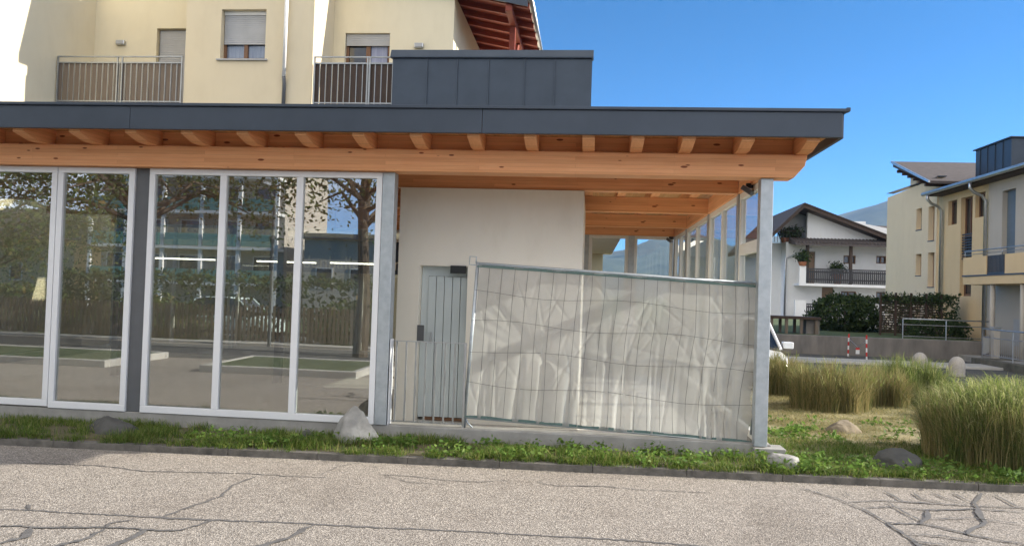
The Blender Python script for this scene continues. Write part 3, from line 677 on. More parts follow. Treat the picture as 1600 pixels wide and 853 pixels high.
def clump(label, c, rx, ry, h, n, m, plumes=0, strawbase=True, lean=.55):
    """an ornamental grass clump: upright stems arching outwards at the top"""
    nt_ = max(16, int(58*rx*ry)); tr2 = np.sqrt(rg.uniform(0, 1, nt_)); tt2 = rg.uniform(0, 2*PI, nt_); th_ = rg.uniform(.72, 1.12, nt_); k_ = rg.randint(0, nt_, n)
    bx, by = c[0]+rx*.8*tr2[k_]*np.cos(tt2[k_])+rg.normal(0, .055, n), c[1]+ry*.8*tr2[k_]*np.sin(tt2[k_])+rg.normal(0, .055, n)
    dx_, dy_ = (bx-c[0])/(rx*.8), (by-c[1])/(ry*.8); r = np.minimum(1.15, np.hypot(dx_, dy_)); t = np.arctan2(dy_, dx_)
    lump = np.array([mnoise.noise(Vector((a*1.7, b*1.7, c[0]))) for a, b in zip(bx, by)])
    base = np.column_stack([bx, by, np.full(n, SOIL-.02)])
    H = h*th_[k_]*(.38+.66*rg.beta(2.2, 1.3, n))*(1+.15*lump)*(1-.24*r**3)
    out = np.arctan2(np.sin(t)*rx, np.cos(t)*ry) + rg.normal(0, 1.3, n)
    o = link('tall_grass', fast_mesh('tall_grass', *blades(base, H, rg.uniform(.004, .0085, n), lean*rg.uniform(.05, 1.5, n)**1.3*(.3+.7*r), dirs=out, seg=5, droop=1.7)), m)
    tag(o, label, 'ornamental grass', 'tall ornamental grass clumps'); o['kind'] = 'thing'
    if strawbase:
        k = n//3; r2 = np.sqrt(rg.uniform(.35, 1.0, k)); t2 = rg.uniform(0, 2*PI, k)
        b2 = np.column_stack([c[0]+rx*.86*r2*np.cos(t2), c[1]+ry*.86*r2*np.sin(t2), np.full(k, SOIL-.02)])
        s = link('dry_stems', fast_mesh('dry_stems', *blades(b2, h*rg.uniform(.35, .85, k), rg.uniform(.004, .008, k), rg.uniform(.05, .4, k), dirs=t2+rg.normal(0, .8, k), seg=4)), M['tall_straw'], o)
    if plumes:
        k = plumes; r3 = np.sqrt(rg.uniform(0, 1, k)); t3 = rg.uniform(0, 2*PI, k)
        b3 = np.column_stack([c[0]+rx*.9*r3*np.cos(t3), c[1]+ry*.9*r3*np.sin(t3), np.full(k, SOIL)+h*rg.uniform(.5, .84, k)*(1-.28*r3**3)])
        link('plumes', fast_mesh('plumes', *blades(b3, rg.uniform(.1, .24, k), rg.uniform(.005, .011, k), rg.uniform(.5, 1.8, k), dirs=t3+rg.normal(0, .9, k), seg=3, droop=1.2)), M['plume'], o)
    return o
clump('big green ornamental grass clump at right front, nearest the kerb', (3.12, .55), 1.3, 1.0, 1.12, 20000, M['tall_green'], 3400)
clump('straw coloured tall grass clump standing behind the brown slab rock', (2.15, 4.5), .85, .6, .92, 9000, M['tall_straw'], 500, False, .4)
clump('dull brown grass clump farther back next to the corner column and car', (1.75, 6.3), .62, .5, .9, 6000, M['tall_straw'], 200, False, .4)
clump('dark green grass clump right of the straw coloured clump', (3.95, 5.9), .95, .7, .95, 10000, M['tall_green'], 500, False, .45)
clump('straw grass clump partly hidden between the straw clump and green clump', (3.1, 5.2), .65, .5, .85, 5500, M['tall_straw'], 200, False)
clump('low green grass clump peeping over the big front clump', (4.75, 4.2), .6, .5, .78, 4800, M['tall_green'], 400, False, .45)

# ---------------------------------------------------------------- bollards and striped posts
def bollard(label, p):
    prof = [(.2, 0), (.205, .05), (.205, .3)] + [(.205*math.cos(a), .3+.25*math.sin(a)) for a in np.linspace(.1, 1.5, 9)]
    o = MB().lathe(prof, n=28).build('stone_bollard', M['bollard'], smooth=True, loc=p); return tag(o, label, 'bollard', 'domed concrete bollards')
b1 = gy(1437, 575, 14.1); b2 = gy(1495, 580, 12.9)
bollard('domed concrete bollard at the car park edge, the left one', (float(b1[0]), 14.1, ROAD-.02))
bollard('domed concrete bollard at the car park edge, the right one above the big grass clump', (float(b2[0]), 12.9, ROAD-.02))
def striped(label, p, h, tilt):
    t = thing('striped_post', label, 'marker post', p, 'red and white marker posts')
    ez = 6
    for k in range(ez):
        a, b = k/ez, (k+1)/ez
        MB().tube([(p[0]+tilt*a*h, p[1], p[2]+a*h), (p[0]+tilt*b*h, p[1], p[2]+b*h)], .026, 12).build('band', M['red'] if k % 2 else M['whitepaint'], t, smooth=False)
    MB().lathe([(.1, 0), (.1, .03), (.04, .05)], p, 14).build('base', M['kerb'], t)
q1 = gy(1325, 553, 18.6); q2 = gy(1354, 563, 17.3)
striped('thin red and white striped post, farther and left of the pair', (float(q1[0]), 18.6, ROAD-.012), .82, .02)
striped('red and white striped post, nearer and taller of the pair', (float(q2[0]), 17.3, ROAD-.012), .85, -.02)
q3 = gy(1340, 548, 18.0)
cb = thing('marker_cone', 'small red and white marker tag hanging between the striped posts', 'marker', tuple(map(float, q3)))
MB().box(q3[0]-.06, q3[0]+.06, 17.99, 18.01, -.04, .1).build('plate', M['whitepaint'], cb); MB().box(q3[0]-.06, q3[0]+.06, 17.985, 18.012, .1, .17).build('stripe', M['red'], cb)
MB().tube([(float(q1[0]), 18.6, .45), (float(q3[0]), 18.0, .2), (float(q2[0]), 17.3, .45)], .008, 6).build('chain', M['steel'], cb)

# ---------------------------------------------------------------- parked cars
def car(name, label, c, L, W, Hh, paint, rot, z0, group):
    t = thing(name, label, 'car', (c[0], c[1], z0), group); t.rotation_euler.z = rot
    def put_(mb, nm, m, par=t, smooth=False, bevel=0):
        o = mb.build(nm, m, None, smooth, bevel); o.parent = par; return o
    # body: loft of cross sections along the length
    st = [(-.5, .55, .45, .78, .80), (-.485, .5, .34, .9, .9), (-.44, .48, .3, .98, .96), (-.3, .47, .28, 1.0, 1.0), (0, .47, .28, 1.0, 1.0), (.2, .47, .28, .985, 1.0), (.36, .48, .28, .9, .98), (.46, .5, .32, .82, .9), (.492, .54, .38, .72, .76), (.5, .56, .45, .62, .66)]
    mb = MB(); vs = []; sh = .52*Hh+.12
    for x, _, zb, zt, w in st:
        hw = W/2*w; zt = sh*zt; zb = zb*.75
        ring = [(-.86, zb), (-.98, zb+.12), (-1.0, (zb+zt)/2+.05), (-.97, zt-.1), (-.86, zt), (0, zt+.03), (.86, zt), (.97, zt-.1), (1.0, (zb+zt)/2+.05), (.98, zb+.12), (.86, zb)]
        vs += [(x*L, a*hw, b) for a, b in ring]
    n = 11; fs = [(i*n+k, i*n+(k+1) % n, (i+1)*n+(k+1) % n, (i+1)*n+k) for i in range(len(st)-1) for k in range(n)]
    fs += [tuple(range(n-1, -1, -1)), tuple((len(st)-1)*n+k for k in range(n))]
    body = put_(mb.add(vs, fs), 'body', paint, smooth=True); body.modifiers.new('sub', 'SUBSURF').levels = 1; body.modifiers['sub'].render_levels = 2
    # cabin
    gs = [(-.47, sh-.03, .8), (-.4, Hh-.12, .74), (-.3, Hh-.02, .72), (-.05, Hh, .72), (.08, Hh-.05, .71), (.28, sh-.02, .82)]
    vs = []
    for x, z, w in gs:
        vs += [(x*L, -W/2*.93, sh-.05), (x*L, -W/2*w, z), (x*L, W/2*w, z), (x*L, W/2*.93, sh-.05)]
    fs = [(i*4+k, i*4+(k+1) % 4, i*4+4+(k+1) % 4, i*4+4+k) for i in range(len(gs)-1) for k in range(4)] + [(3, 2, 1, 0), (20, 21, 22, 23)]
    put_(MB().add(vs, fs), 'windows', M['darkglass'], bevel=.03)
    rv = []
    for x, z, w in gs[1:5]: rv += [(x*L, -W/2*w*1.01, z-.01), (x*L, -W/2*w*.8, z+.03), (x*L, W/2*w*.8, z+.03), (x*L, W/2*w*1.01, z-.01)]
    put_(MB().add(rv, [(i*4+k, i*4+(k+1) % 4, i*4+4+(k+1) % 4, i*4+4+k) for i in range(3) for k in range(4)] + [(3, 2, 1, 0), (12, 13, 14, 15)]), 'roof', paint, smooth=True)
    for s in (-1, 1):
        put_(MB().tube([(.28*L, s*W/2*.85, sh-.03), (.08*L, s*W/2*.73, Hh-.03)], .035, 8), 'pillar', paint)
        put_(MB().tube([(-.47*L, s*W/2*.85, sh-.03), (-.4*L, s*W/2*.76, Hh-.1)], .05, 8), 'pillar', paint)
        put_(MB().tube([(-.12*L, s*W/2*.9, sh-.02), (-.12*L, s*W/2*.735, Hh-.02)], .03, 8), 'pillar', M['black'])
        put_(MB().box(.2*L, .25*L, s*W/2*1.0-.05, s*W/2*1.0+.12*s+.05, sh-.02, sh+.12), 'mirror', paint, bevel=.02)
        put_(MB().box(-.498*L, -.47*L, s*W/2*.62-.12, s*W/2*.62+.12, sh-.3, sh-.08), 'tail_light', M['red'], bevel=.02)
        put_(MB().box(.455*L, .485*L, s*W/2*.58-.16, s*W/2*.58+.16, sh-.33, sh-.2), 'headlight', M['steel'], bevel=.02)
        for x in (-.3, .31):
            w = put_(MB().tube([(x*L, s*(W/2-.2), .31), (x*L, s*(W/2+.01), .31)], .31, 24), 'wheel', M['tyre'], bevel=.03)
            put_(MB().tube([(x*L, s*(W/2-.02), .31), (x*L, s*(W/2+.018), .31)], .2, 18), 'rim', M['steel'], w)
    put_(MB().box(-.505*L, -.49*L, -.26, .26, .5, .61), 'number_plate', M['whitepaint'])
    put_(MB().box(-.495*L, .49*L, -W*.43, W*.43, .2, .36), 'bumper', M['black'], bevel=.04)
    return t
car('parked_car', 'white car parked beside the glazed side, showing past the corner column', (1.25, 8.9), 4.1, 1.8, 1.5, M['carwhite'], -PI/2, ROAD-.012, 'parked cars')

# ---------------------------------------------------------------- concrete wall, hedge, screens behind the car park
cwl = MB().box(1.5, 12.3, 19.6, 19.88, ROAD-.3, .46).build('concrete_wall', M['wallconc'], bevel=.015); tag(cwl, 'long low grey concrete retaining wall at the back of the car park', 'wall')
def bush(name, label, c, r, n, size, m, cat='bush', group=None, box=False):
    t = thing(name, label, cat, c, group)
    u = rg.normal(size=(n, 3)); u /= np.linalg.norm(u, axis=1)[:, None]
    if box: u = rg.uniform(-1, 1, (n, 3)); ax = rg.randint(0, 3, n); u[np.arange(n), ax] = np.sign(u[np.arange(n), ax])*rg.uniform(.8, 1, n)
    else: u *= rg.uniform(.6, 1, n)[:, None]**.5
    k = np.array([1+.28*mnoise.noise(Vector((a*2.2+c[0], b*2.2, d*2.2))) for a, b, d in u])
    P = np.array(c) + np.array([0, 0, r[2]*.9]) + u*k[:, None]*np.array(r)
    P = P[P[:, 2] > c[2]]
    link('foliage', fast_mesh('foliage', *leaf_cloud(P, np.full(len(P), size), up=1)), m, t)
    MB().tube([(c[0], c[1], c[2]-.2), (c[0]+.03, c[1], c[2]+r[2]*.9), (c[0]-.05, c[1]+.05, c[2]+r[2]*1.5)], [.06, .05, .02], 8).build('stem', M['bark'], t)
    return t
h1 = gy(1330, 520, 26)
bush('hedge', 'dark tall hedge bush in front of the white house terrace', (float(h1[0])-.3, 26, .4), (1.5, 1.0, .85), 5000, .16, M['leafdark'], 'hedge', 'dark hedges')
bush('hedge', 'lower dark hedge between the tall hedge and slatted screen', (float(h1[0])+1.6, 27, .4), (1.3, .9, .8), 4000, .16, M['leafdark'], 'hedge', 'dark hedges', True)
bush('hedge', 'clipped green hedge in front of the slatted screen', (11.45, 22.4, .3), (1.0, .5, .4), 3200, .12, M['leafdark'], 'hedge', 'dark hedges', True)
bush('hedge', 'tall dark clipped shrub beside the ochre house wall', (12.1, 23.6, .3), (.5, .5, .95), 2600, .12, M['leafdark'], 'hedge', 'dark hedges', True)
scr = thing('slatted_screen', 'dark wooden slatted garden screen with climbing plants before the ochre wall', 'fence', (11, 23, .4))
sx0, sx1 = float(gy(1375, 500, 23.2)[0]), float(gy(1470, 500, 23.2)[0])
sl = MB()
for k in range(16): sl.box(sx0, sx1, 23.2, 23.23, .52+k*.095, .57+k*.095)
sl.build('slat_panel', M['darkwood'], scr)
for k in range(5): x = sx0+(sx1-sx0)*k/4; MB().box(x-.04, x+.04, 23.14, 23.2, .4, 2.15).build('post', M['darkwood'], scr)
P = np.column_stack([rg.uniform(sx0, sx1, 900), rg.uniform(23.05, 23.3, 900), 1.9+rg.uniform(-.25, .3, 900)*rg.uniform(0, 1, 900)]); link('creeper', fast_mesh('creeper', *leaf_cloud(P, np.full(900, .11), up=1)), M['leafdark'], scr)
bb = thing('dark_wood_shelter', 'low dark timber table like shelter on posts at the left of the white house', 'shelter', (4.5, 22, .42))
s0, s1 = float(gy(1195, 500, 22)[0]), float(gy(1276, 500, 22)[0])
MB().box(s0, s1, 21.4, 22.6, .98, 1.08).build('top', M['darkwood'], bb)
for x in np.linspace(s0+.15, s1-.15, 4):
    for y in (21.5, 22.5): MB().box(x-.05, x+.05, y-.05, y+.05, .4, .98).build('post', M['greywood'], bb)
MB().box(s1-.5, s1, 21.6, 22.4, .4, .95).build('side_box', M['wallconc'], bb)

# ---------------------------------------------------------------- white house far behind
WH = thing('white_house', 'white gabled house with dark roof and wooden balcony beyond the car park', 'house', (17, 55, 0))
yb = 50.0
def W(px, py): g = gy(px, py, yb); return float(g[0]), float(g[2])
rx, rz = W(1250, 322)
xl = W(1228, 400)[0]; xr = 28.0; zr = rz-.25
sR = (W(1387, 375)[1]-rz)/(W(1387, 375)[0]-rx); sL = (W(1207, 362)[1]-rz)/(W(1207, 362)[0]-rx)
zup = W(1228, 378)[1]
top = lambda x: zr + (sR if x > rx else sL)*(x-rx)
mb = MB()
hs = [W(1252, 394)[0], W(1274, 394)[0]]
dz0, dz1 = W(1260, 443)[1], W(1260, 393)[1]
w1 = [*[W(p, 405)[0] for p in (1318, 1337)], W(1320, 412)[1], W(1320, 399)[1]]
w2 = [*[W(p, 405)[0] for p in (1369, 1385)], W(1375, 412)[1], W(1375, 400)[1]]
d2 = [*[W(p, 460)[0] for p in (1284, 1302)], .3, W(1290, 449)[1]]
w3 = [*[W(p, 460)[0] for p in (1314, 1338)], W(1320, 470)[1], W(1320, 455)[1]]
w4 = [*[W(p, 460)[0] for p in (1369, 1387)], W(1375, 470)[1], W(1375, 456)[1]]
mb.wall('y', xl, xr, -.6, 5.6, yb, yb+.3, [(hs[0], hs[1], dz0, dz1), tuple(w1), tuple(w2), tuple(d2), tuple(w3), tuple(w4)])
mb.prism([(xl, 5.6), (xr, 5.6), (xr, max(5.7, top(xr))), (xl+1.5, top(xl+1.5)), (xl+1.5, zup), (xl, zup)], 'y', yb, yb+.3)
mb.box(xl, xl+.3, yb+.3, yb+11, -.6, zup); mb.box(xl+.3, xr, yb+.31, yb+11, -.6, 5.5)
mb.box(W(1207, 400)[0]-.05, xl, yb+1.5, yb+11, -.6, zup)
mb.prism([(xl, zup-.3), (xr, zup-.3), (xr, max(zup-.2, top(xr)+.02)), (rx, zr+.02), (xl+.1, top(xl+.1)+.02)], 'y', yb+1.6, yb+1.8)
mb.build('wall', M['white'], WH)
def rslab(pts, th, y0, y1): return MB().prism([(x, z) for x, z in pts] + [(x, z+th) for x, z in reversed(pts)], 'y', y0, y1)
rl = W(1196, 367)
rslab([(rl[0]-.6, zr+sL*(rl[0]-.6-rx)), (rx, zr), (xr+1, zr+sR*(xr+1-rx))], .3, yb-1.2, yb+12).build('roof', M['darkwood'], WH)
rslab([(rl[0]-.7, zr+.3+sL*(rl[0]-.7-rx)), (rx, zr+.3), (xr+1.1, zr+.3+sR*(xr+1.1-rx))], .06, yb-1.3, yb+12).build('roof_tiles', M['rooftile'], WH)
cx0 = W(1232, 380)[0]
can = rslab([(cx0, 0), (cx0+.01, 0)], 0, 0, 0) if False else MB().prism([(yb-2.0, W(1300, 387)[1]), (yb, W(1300, 380)[1]-.1), (yb, W(1300, 377)[1]+.12), (yb-2.0, W(1300, 384)[1])], 'x', cx0, xr)
can.build('canopy_roof', M['rooftile'], WH)
ct = MB()
for x in np.arange(cx0+.1, xr, .25): ct.tube([(x, yb-2.02, W(1300, 384)[1]+.03), (x, yb, W(1300, 377)[1]+.16)], .07, 6)
ct.build('canopy_tiles', M['rooftile'], WH)
bx0 = W(1250, 430)[0]; bz = W(1252, 443)[1]; bt = W(1252, 420)[1]
MB().box(W(1240, 430)[0], xr, yb-1.6, yb, bz-.18, bz).build('balcony_floor', M['white'], WH)
MB().box(W(1240, 430)[0], bx0, yb-1.6, yb-1.45, bz, bt+.15).build('balcony_parapet', M['white'], WH)
def slats(nm, x0, x1, z0, z1, y, par, m='darkslat'):
    s = MB()
    for x in np.arange(x0, x1, .135): s.box(x, x+.1, y, y+.03, z0, z1-.12)
    s.box(x0, x1, y-.03, y+.06, z1-.1, z1); s.box(x0, x1, y+.031, y+.06, z0+.2, z0+.3); s.box(x0, x1, y+.031, y+.06, z1-.3, z1-.2)
    return s.build(nm, M[m], par)
slats('balcony_railing', bx0, xr, bz+.05, bt, yb-1.6, WH)
for px in (1253, 1319, 1379): x = W(px, 400)[0]; MB().box(x-.1, x+.1, yb-1.55, yb-1.35, bz, W(1300, 386)[1]).build('balcony_post', M['darkwood'], WH)
lx0, lx1 = W(1250, 485)[0], W(1300, 485)[0]; lz0, lz1 = W(1270, 497)[1], W(1270, 474)[1]
slats('terrace_railing', lx0, lx1, lz0, lz1, yb-1.6, WH); MB().box(lx0-.8, lx0, yb-1.6, yb-1.4, lz0-.3, lz1+.2).build('terrace_parapet', M['white'], WH); MB().box(lx0-.8, xr, yb-1.6, yb, -.6, lz0).build('terrace_floor', M['concrete'], WH)
for nm, h in (('door', (hs[0], hs[1], dz0, dz1)), ('door', d2)):
    MB().box(h[0], h[1], yb+.15, yb+.2, h[2], h[3]).build(nm, M['brownshutter'], WH)
for h in (w1, w2, w3, w4):
    f = MB().wall('y', h[0], h[1], h[2], h[3], yb+.1, yb+.16, [(h[0]+.08, (h[0]+h[1])/2-.04, h[2]+.08, h[3]-.08), ((h[0]+h[1])/2+.04, h[1]-.08, h[2]+.08, h[3]-.08)]).build('window', M['brownframe'], WH)
    MB().box(h[0]+.05, h[1]-.05, yb+.2, yb+.22, h[2]+.05, h[3]-.05).build('pane', M['darkglass'], f)
dx = W(1222, 400)[0]+.25
MB().tube([(dx+1.6, yb-1.0, W(1240, 386)[1]-.1), (dx+.9, yb-.2, W(1240, 395)[1]), (dx, yb-.08, W(1240, 404)[1]), (dx, yb-.08, -.4)], .07, 8).build('downpipe', M['steel'], WH, smooth=True)
ch0, ch1 = W(1349, 350), W(1371, 341)
chm = MB().box(ch0[0], ch1[0], yb+3, yb+4, 6.2, ch1[1]-.15).build('chimney', M['white'], WH); MB().box(ch0[0]-.15, ch1[0]+.15, yb+2.85, yb+4.15, ch1[1]-.15, ch1[1]+.02).build('cap', M['white'], chm)
tr = MB(); tx0, tx1 = W(1212, 370)[0], W(1254, 370)[0]; tz = zup
for x in np.arange(tx0, tx1, .22): tr.box(x-.015, x+.015, yb+.3, yb+.33, tz, tz+.85)
tr.box(tx0, tx1, yb+.29, yb+.34, tz+.85, tz+.9); tr.build('roof_terrace_railing', M['darkwood'], WH)
def pot(label, c, r, h, mm='leafdark', nleaf=500):
    t = thing('potted_plant', label, 'potted plant', c, 'potted plants at the white house')
    MB().lathe([(r*.6, 0), (r*.85, h*.5), (r, h), (r*.8, h)], c, 14).build('pot', M['terracotta'], t)
    P = np.array(c)+np.array([0, 0, h+r*1.1])+rg.normal(size=(nleaf, 3))*np.array([r*.75, r*.7, r*.6]); link('foliage', fast_mesh('foliage', *leaf_cloud(P, np.full(nleaf, .2), up=1)), M[mm], t)
x, z = W(1245, 418); pot('round potted shrub on the white parapet left of the balcony', (x, yb-1.52, bt+.15), .32, .3)
x, z = W(1304, 420); pot('potted plant standing behind the railing of the upper balcony', (x, yb-.7, bz), .35, .75)
for i, px in enumerate((1229, 1238, 1247)): x, z = W(px, 370); pot(('low', 'middle', 'tall')[i]+' leafy pot plant on the roof terrace of the white house', (x, yb+.7, zup), .28+.03*i, .35)
BH = thing('brown_roofed_house', 'brown tiled roof of a house showing behind the white house chimney', 'house', (22, 68, 0))
g0 = gy(1330, 349, 68); g1 = gy(1395, 349, 68); zt = float(g0[2])
MB().box(g0[0]-2, g1[0]+6, 68, 78, -.6, zt-2).build('wall', M['white'], BH)
MB().prism([(67.2, zt-2.1), (73, zt+.3), (79, zt-2.1)], 'x', float(g0[0])-3, float(g1[0])+7).build('roof', M['rooftile'], BH)

# ---------------------------------------------------------------- ochre house at the right
OH = thing('ochre_house', 'ochre plastered house with tall narrow windows, gutters and balcony at right', 'house', (18, 24, 0))
mb = MB()
hA = [(27.74, 28.34, 5.16, 6.14), (26.42, 27.05, 4.57, 6.1), (27.7, 28.3, 3.04, 4.03), (26.35, 27.0, 2.5, 4.03), (27.7, 28.3, .9, 1.75), (26.35, 27.0, .9, 1.75)]
mb.wall('x', 26.2, 31.9, -.3, 7.0, 13.0, 13.3, hA)
mb.box(13.3, 22, 31.6, 31.9, -.3, 7.0).box(13.3, 22, 26.2, 26.5, -.3, 7.0); mb.box(13.31, 22, 26.51, 31.59, -.3, 6.9)
mb.prism([(26.2, 7.0), (31.9, 7.0), (31.9, 7.12), (26.2, 7.32)], 'x', 13.0, 13.3)
mb.build('wall', M['ochrepale'], OH)
MB().box(12.97, 13.32, 26.05, 26.2, 7.33, 7.37).box(12.97, 13.32, 26.2, 31.95, 7.33, 7.345).build('parapet_cap', M['anthracite'], OH)
hB = [(24.45, 25.24, 5.1, 6.13), (23.14, 24.1, 2.1, 6.13), (22.15, 22.93, 5.2, 6.17)]
MB().wall('x', 21.85, 26.19, -.3, 6.42, 13.05, 13.35, hB).box(13.36, 22, 12, 26.18, -.3, 6.4).build('wall', M['ochre'], OH)
MB().wall('x', 12, 21.84, -.3, 6.42, 13.02, 13.34, [(19.95, 20.85, 3.3, 6.0), (15.5, 17.6, -.1, 2.1), (14, 16, 3.2, 5.6)]).build('side_wall', M['greybeige'], OH)
MB().box(13.2, 13.25, 19.95, 20.85, 3.3, 6.0).build('tall_panel', M['bluepanel'], OH)
for y0, y1, z0, z1 in hA:
    f = MB().box(13.22, 13.26, y0, y1, z0, z1).build('shutter', M['brownshutter'], OH)
    MB().box(12.98, 13.22, y0-.02, y1+.02, z0-.04, z0-.001).build('sill', M['anthracite'], f)
for y0, y1, z0, z1 in (hB[0], hB[2]):
    f = MB().wall('x', y0, y1, z0, z1, 13.2, 13.26, [(y0+.06, y1-.06, z0+.06, z1-.06)]).build('window', M['brownframe'], OH); MB().box(13.24, 13.25, y0+.05, y1-.05, z0+.05, z1-.05).build('pane', M['darkglass'], f)
f = MB().wall('x', 23.14, 24.1, 2.1, 6.13, 13.22, 13.28, [(23.2, 23.6, 4.6, 6.07), (23.66, 24.04, 4.6, 6.07), (23.2, 24.04, 3.5, 4.5), (23.2, 24.04, 2.2, 3.4)]).build('stair_window', M['brownframe'], OH); MB().box(13.27, 13.29, 23.15, 24.09, 2.12, 6.1).build('pane', M['darkglass'], f)
sl = MB()
for z in np.arange(3.6, 4.7, .11): sl.box(13.1, 13.12, 23.16, 24.08, z, z+.05)
sl.build('window_railing', M['black'], OH)
for h in ((15.5, 17.6, -.1, 2.1), (14, 16, 3.2, 5.6)):
    f = MB().wall('x', h[0], h[1], h[2], h[3], 13.1, 13.18, [(h[0]+.1, (h[0]+h[1])/2-.05, h[2]+.1, h[3]-.1), ((h[0]+h[1])/2+.05, h[1]-.1, h[2]+.1, h[3]-.1)]).build('window', M['pvc'], OH); MB().box(13.19, 13.2, h[0], h[1], h[2], h[3]).build('pane', M['darkglass'], f)
MB().box(12.99, 13.019, 18.4, 19.9, .35, 1.3).build('wall_box', M['shutter'], OH)
# eaves, gutter, roofs
MB().prism([(12.4, 6.5), (12.4, 6.62), (22.5, 9.3), (22.5, 9.1)], 'y', 12, 26.0).build('eaves_roof', M['rooftile'], OH)
MB().prism([(12.5, 6.42), (13.05, 6.42), (13.05, 6.55), (12.5, 6.5)], 'y', 12, 25.9).build('eaves_board', M['darkwood'], OH)
MB().tube([(12.35, 12, 6.52), (12.35, 26.1, 6.52)], .085, 10).build('gutter', M['steel'], OH, smooth=True)
for y in (25.6, 21.88):
    MB().tube([(12.35, y, 6.45), (12.35, y, 6.25), (12.5, y, 6.08), (12.8, y, 5.95), (12.93, y, 5.75), (12.93, y, -.2)], .06, 10).build('downpipe', M['steel'], OH, smooth=True)
MB().prism([(25.6, 6.95), (25.6, 7.07), (29.8, 8.62), (29.8, 8.35)], 'x', 12.45, 22).build('upper_roof', M['rooftile'], OH)
MB().prism([(25.6, 7.08), (25.6, 6.99), (29.85, 8.54), (29.85, 8.66)], 'x', 12.36, 12.44).build('verge_board', M['steel'], OH)
rf = MB()
for k in range(6): y = 26.1+k*.62; z = 6.88+(y-25.6)*.345; rf.box(12.46, 13.6, y, y+.14, z-.14, z)
rf.build('rafter_ends', M['darkwood'], OH)
MB().box(13.2, 21.5, 28.9, 29.6, 6.9, 7.95).build('clerestory_wall', M['ochrepale'], OH)
bxm = MB().box(14.2, 20, 22.6, 25.4, 6.7, 8.35)
for y in (23.2, 23.8, 24.4, 25.0): bxm.box(14.17, 14.2, y-.012, y+.012, 6.9, 8.34)
for x in np.arange(14.8, 20, .6): bxm.box(x-.012, x+.012, 22.57, 22.6, 6.9, 8.34)
bxm.build('roof_box', M['seam'], OH); MB().box(14.12, 20.1, 22.5, 25.5, 8.352, 8.4).build('roof_box_cap', M['anthracite'], OH)
chm = MB().box(16.2, 16.8, 22.8, 23.4, 8.3, 9.0).build('chimney', M['seam'], OH); MB().prism([(16.05, 9.0), (16.95, 9.0), (16.95, 9.08), (16.5, 9.3), (16.05, 9.08)], 'y', 22.7, 23.5).build('cowl', M['anthracite'], chm)
# balcony
MB().box(11.8, 13.0, 12, 21.1, 2.5, 2.78).build('balcony_slab', M['ochre'], OH); MB().box(11.77, 11.8, 12, 21.13, 2.79, 2.84).build('drip_edge', M['anthracite'], OH)
MB().box(11.8, 11.98, 12, 18.2, 2.782, 3.5).box(11.8, 11.98, 19.45, 21.1, 2.782, 3.5).box(11.98, 13.0, 20.92, 21.1, 2.782, 3.5).build('balcony_parapet', M['ochre'], OH)
g = MB()
for y in np.arange(18.25, 19.45, .085): g.box(11.85, 11.875, y, y+.03, 2.84, 3.5)
g.box(11.84, 11.88, 18.2, 19.45, 2.86, 2.9); g.build('balcony_bars', M['anthracite'], OH)
MB().tube([(11.82, 21.05, 3.72), (11.82, 12, 3.72)], .022, 8).tube([(11.82, 21.05, 3.6), (11.82, 12, 3.6)], .012, 6).tube([(11.82, 21.0, 3.48), (11.82, 21.0, 3.72)], .015, 6).tube([(11.82, 18.4, 3.48), (11.82, 18.4, 3.72)], .015, 6).build('balcony_handrail', M['steel'], OH, smooth=True)
for y in (19.25, 17.35, 14.0): MB().tube([(11.95, y, -.1), (11.95, y, 2.5)], .085, 14).build('porch_column', M['greybeige'], OH, smooth=True)
# low wall, ramp railing in front of it
lw = MB().box(10.5, 12.6, 17.3, 17.6, ROAD-.3, .02).box(10.5, 10.8, 8.5, 17.3, ROAD-.3, .03).build('retaining_kerb_wall', M['moss'], bevel=.02); tag(lw, 'low dark mossy wall edging the forecourt of the ochre house', 'wall')
def railing(label, pts, h, par=None, bars=True):
    t = thing('ramp_railing', label, 'railing', pts[0], 'ramp railings')
    top = [(x, y, z+h) for x, y, z in pts]
    MB().tube(top, .022, 8).build('handrail', M['steel'], t, smooth=True); MB().tube([(x, y, z+h*.72) for x, y, z in pts], .014, 6).build('mid_rail', M['steel'], t); MB().tube([(x, y, z+.12) for x, y, z in pts], .014, 6).build('low_rail', M['steel'], t)
    for a, b in zip(pts, pts[1:]):
        n = max(1, int(math.dist(a, b)/1.5))
        for k in range(n+1):
            q = [a[i]+(b[i]-a[i])*k/n for i in range(3)]; MB().tube([q, (q[0], q[1], q[2]+h)], .018, 6).build('post', M['steel'], t)
        if bars:
            g = MB()
            for k in range(int(math.dist(a, b)/.12)):
                q = [a[i]+(b[i]-a[i])*k*.12/math.dist(a, b) for i in range(3)]; g.tube([(q[0], q[1], q[2]+.12), (q[0], q[1], q[2]+h*.72)], .006, 5)
            g.build('infill_bars', M['steel'], t)
railing('thin steel railing along the top of the concrete wall by the screen', [(9.3, 20.1, .42), (12.3, 20.1, .42)], .75, bars=False)
railing('steel bar railing with infill in front of the ochre house porch', [(12.2, 19.8, -.02), (10.75, 17.4, .03), (10.7, 10, .03)], .95)
rp_ = thing('grey_gate_post', 'short grey square post at the bend of the porch railing', 'post', (11.6, 18.3, -.02)); MB().box(11.5, 11.7, 18.2, 18.4, -.05, 1.0).build('shaft', M['greybeige'], rp_, bevel=.01); MB().box(11.47, 11.73, 18.17, 18.43, 1.0, 1.03).build('cap', M['galv'], rp_)

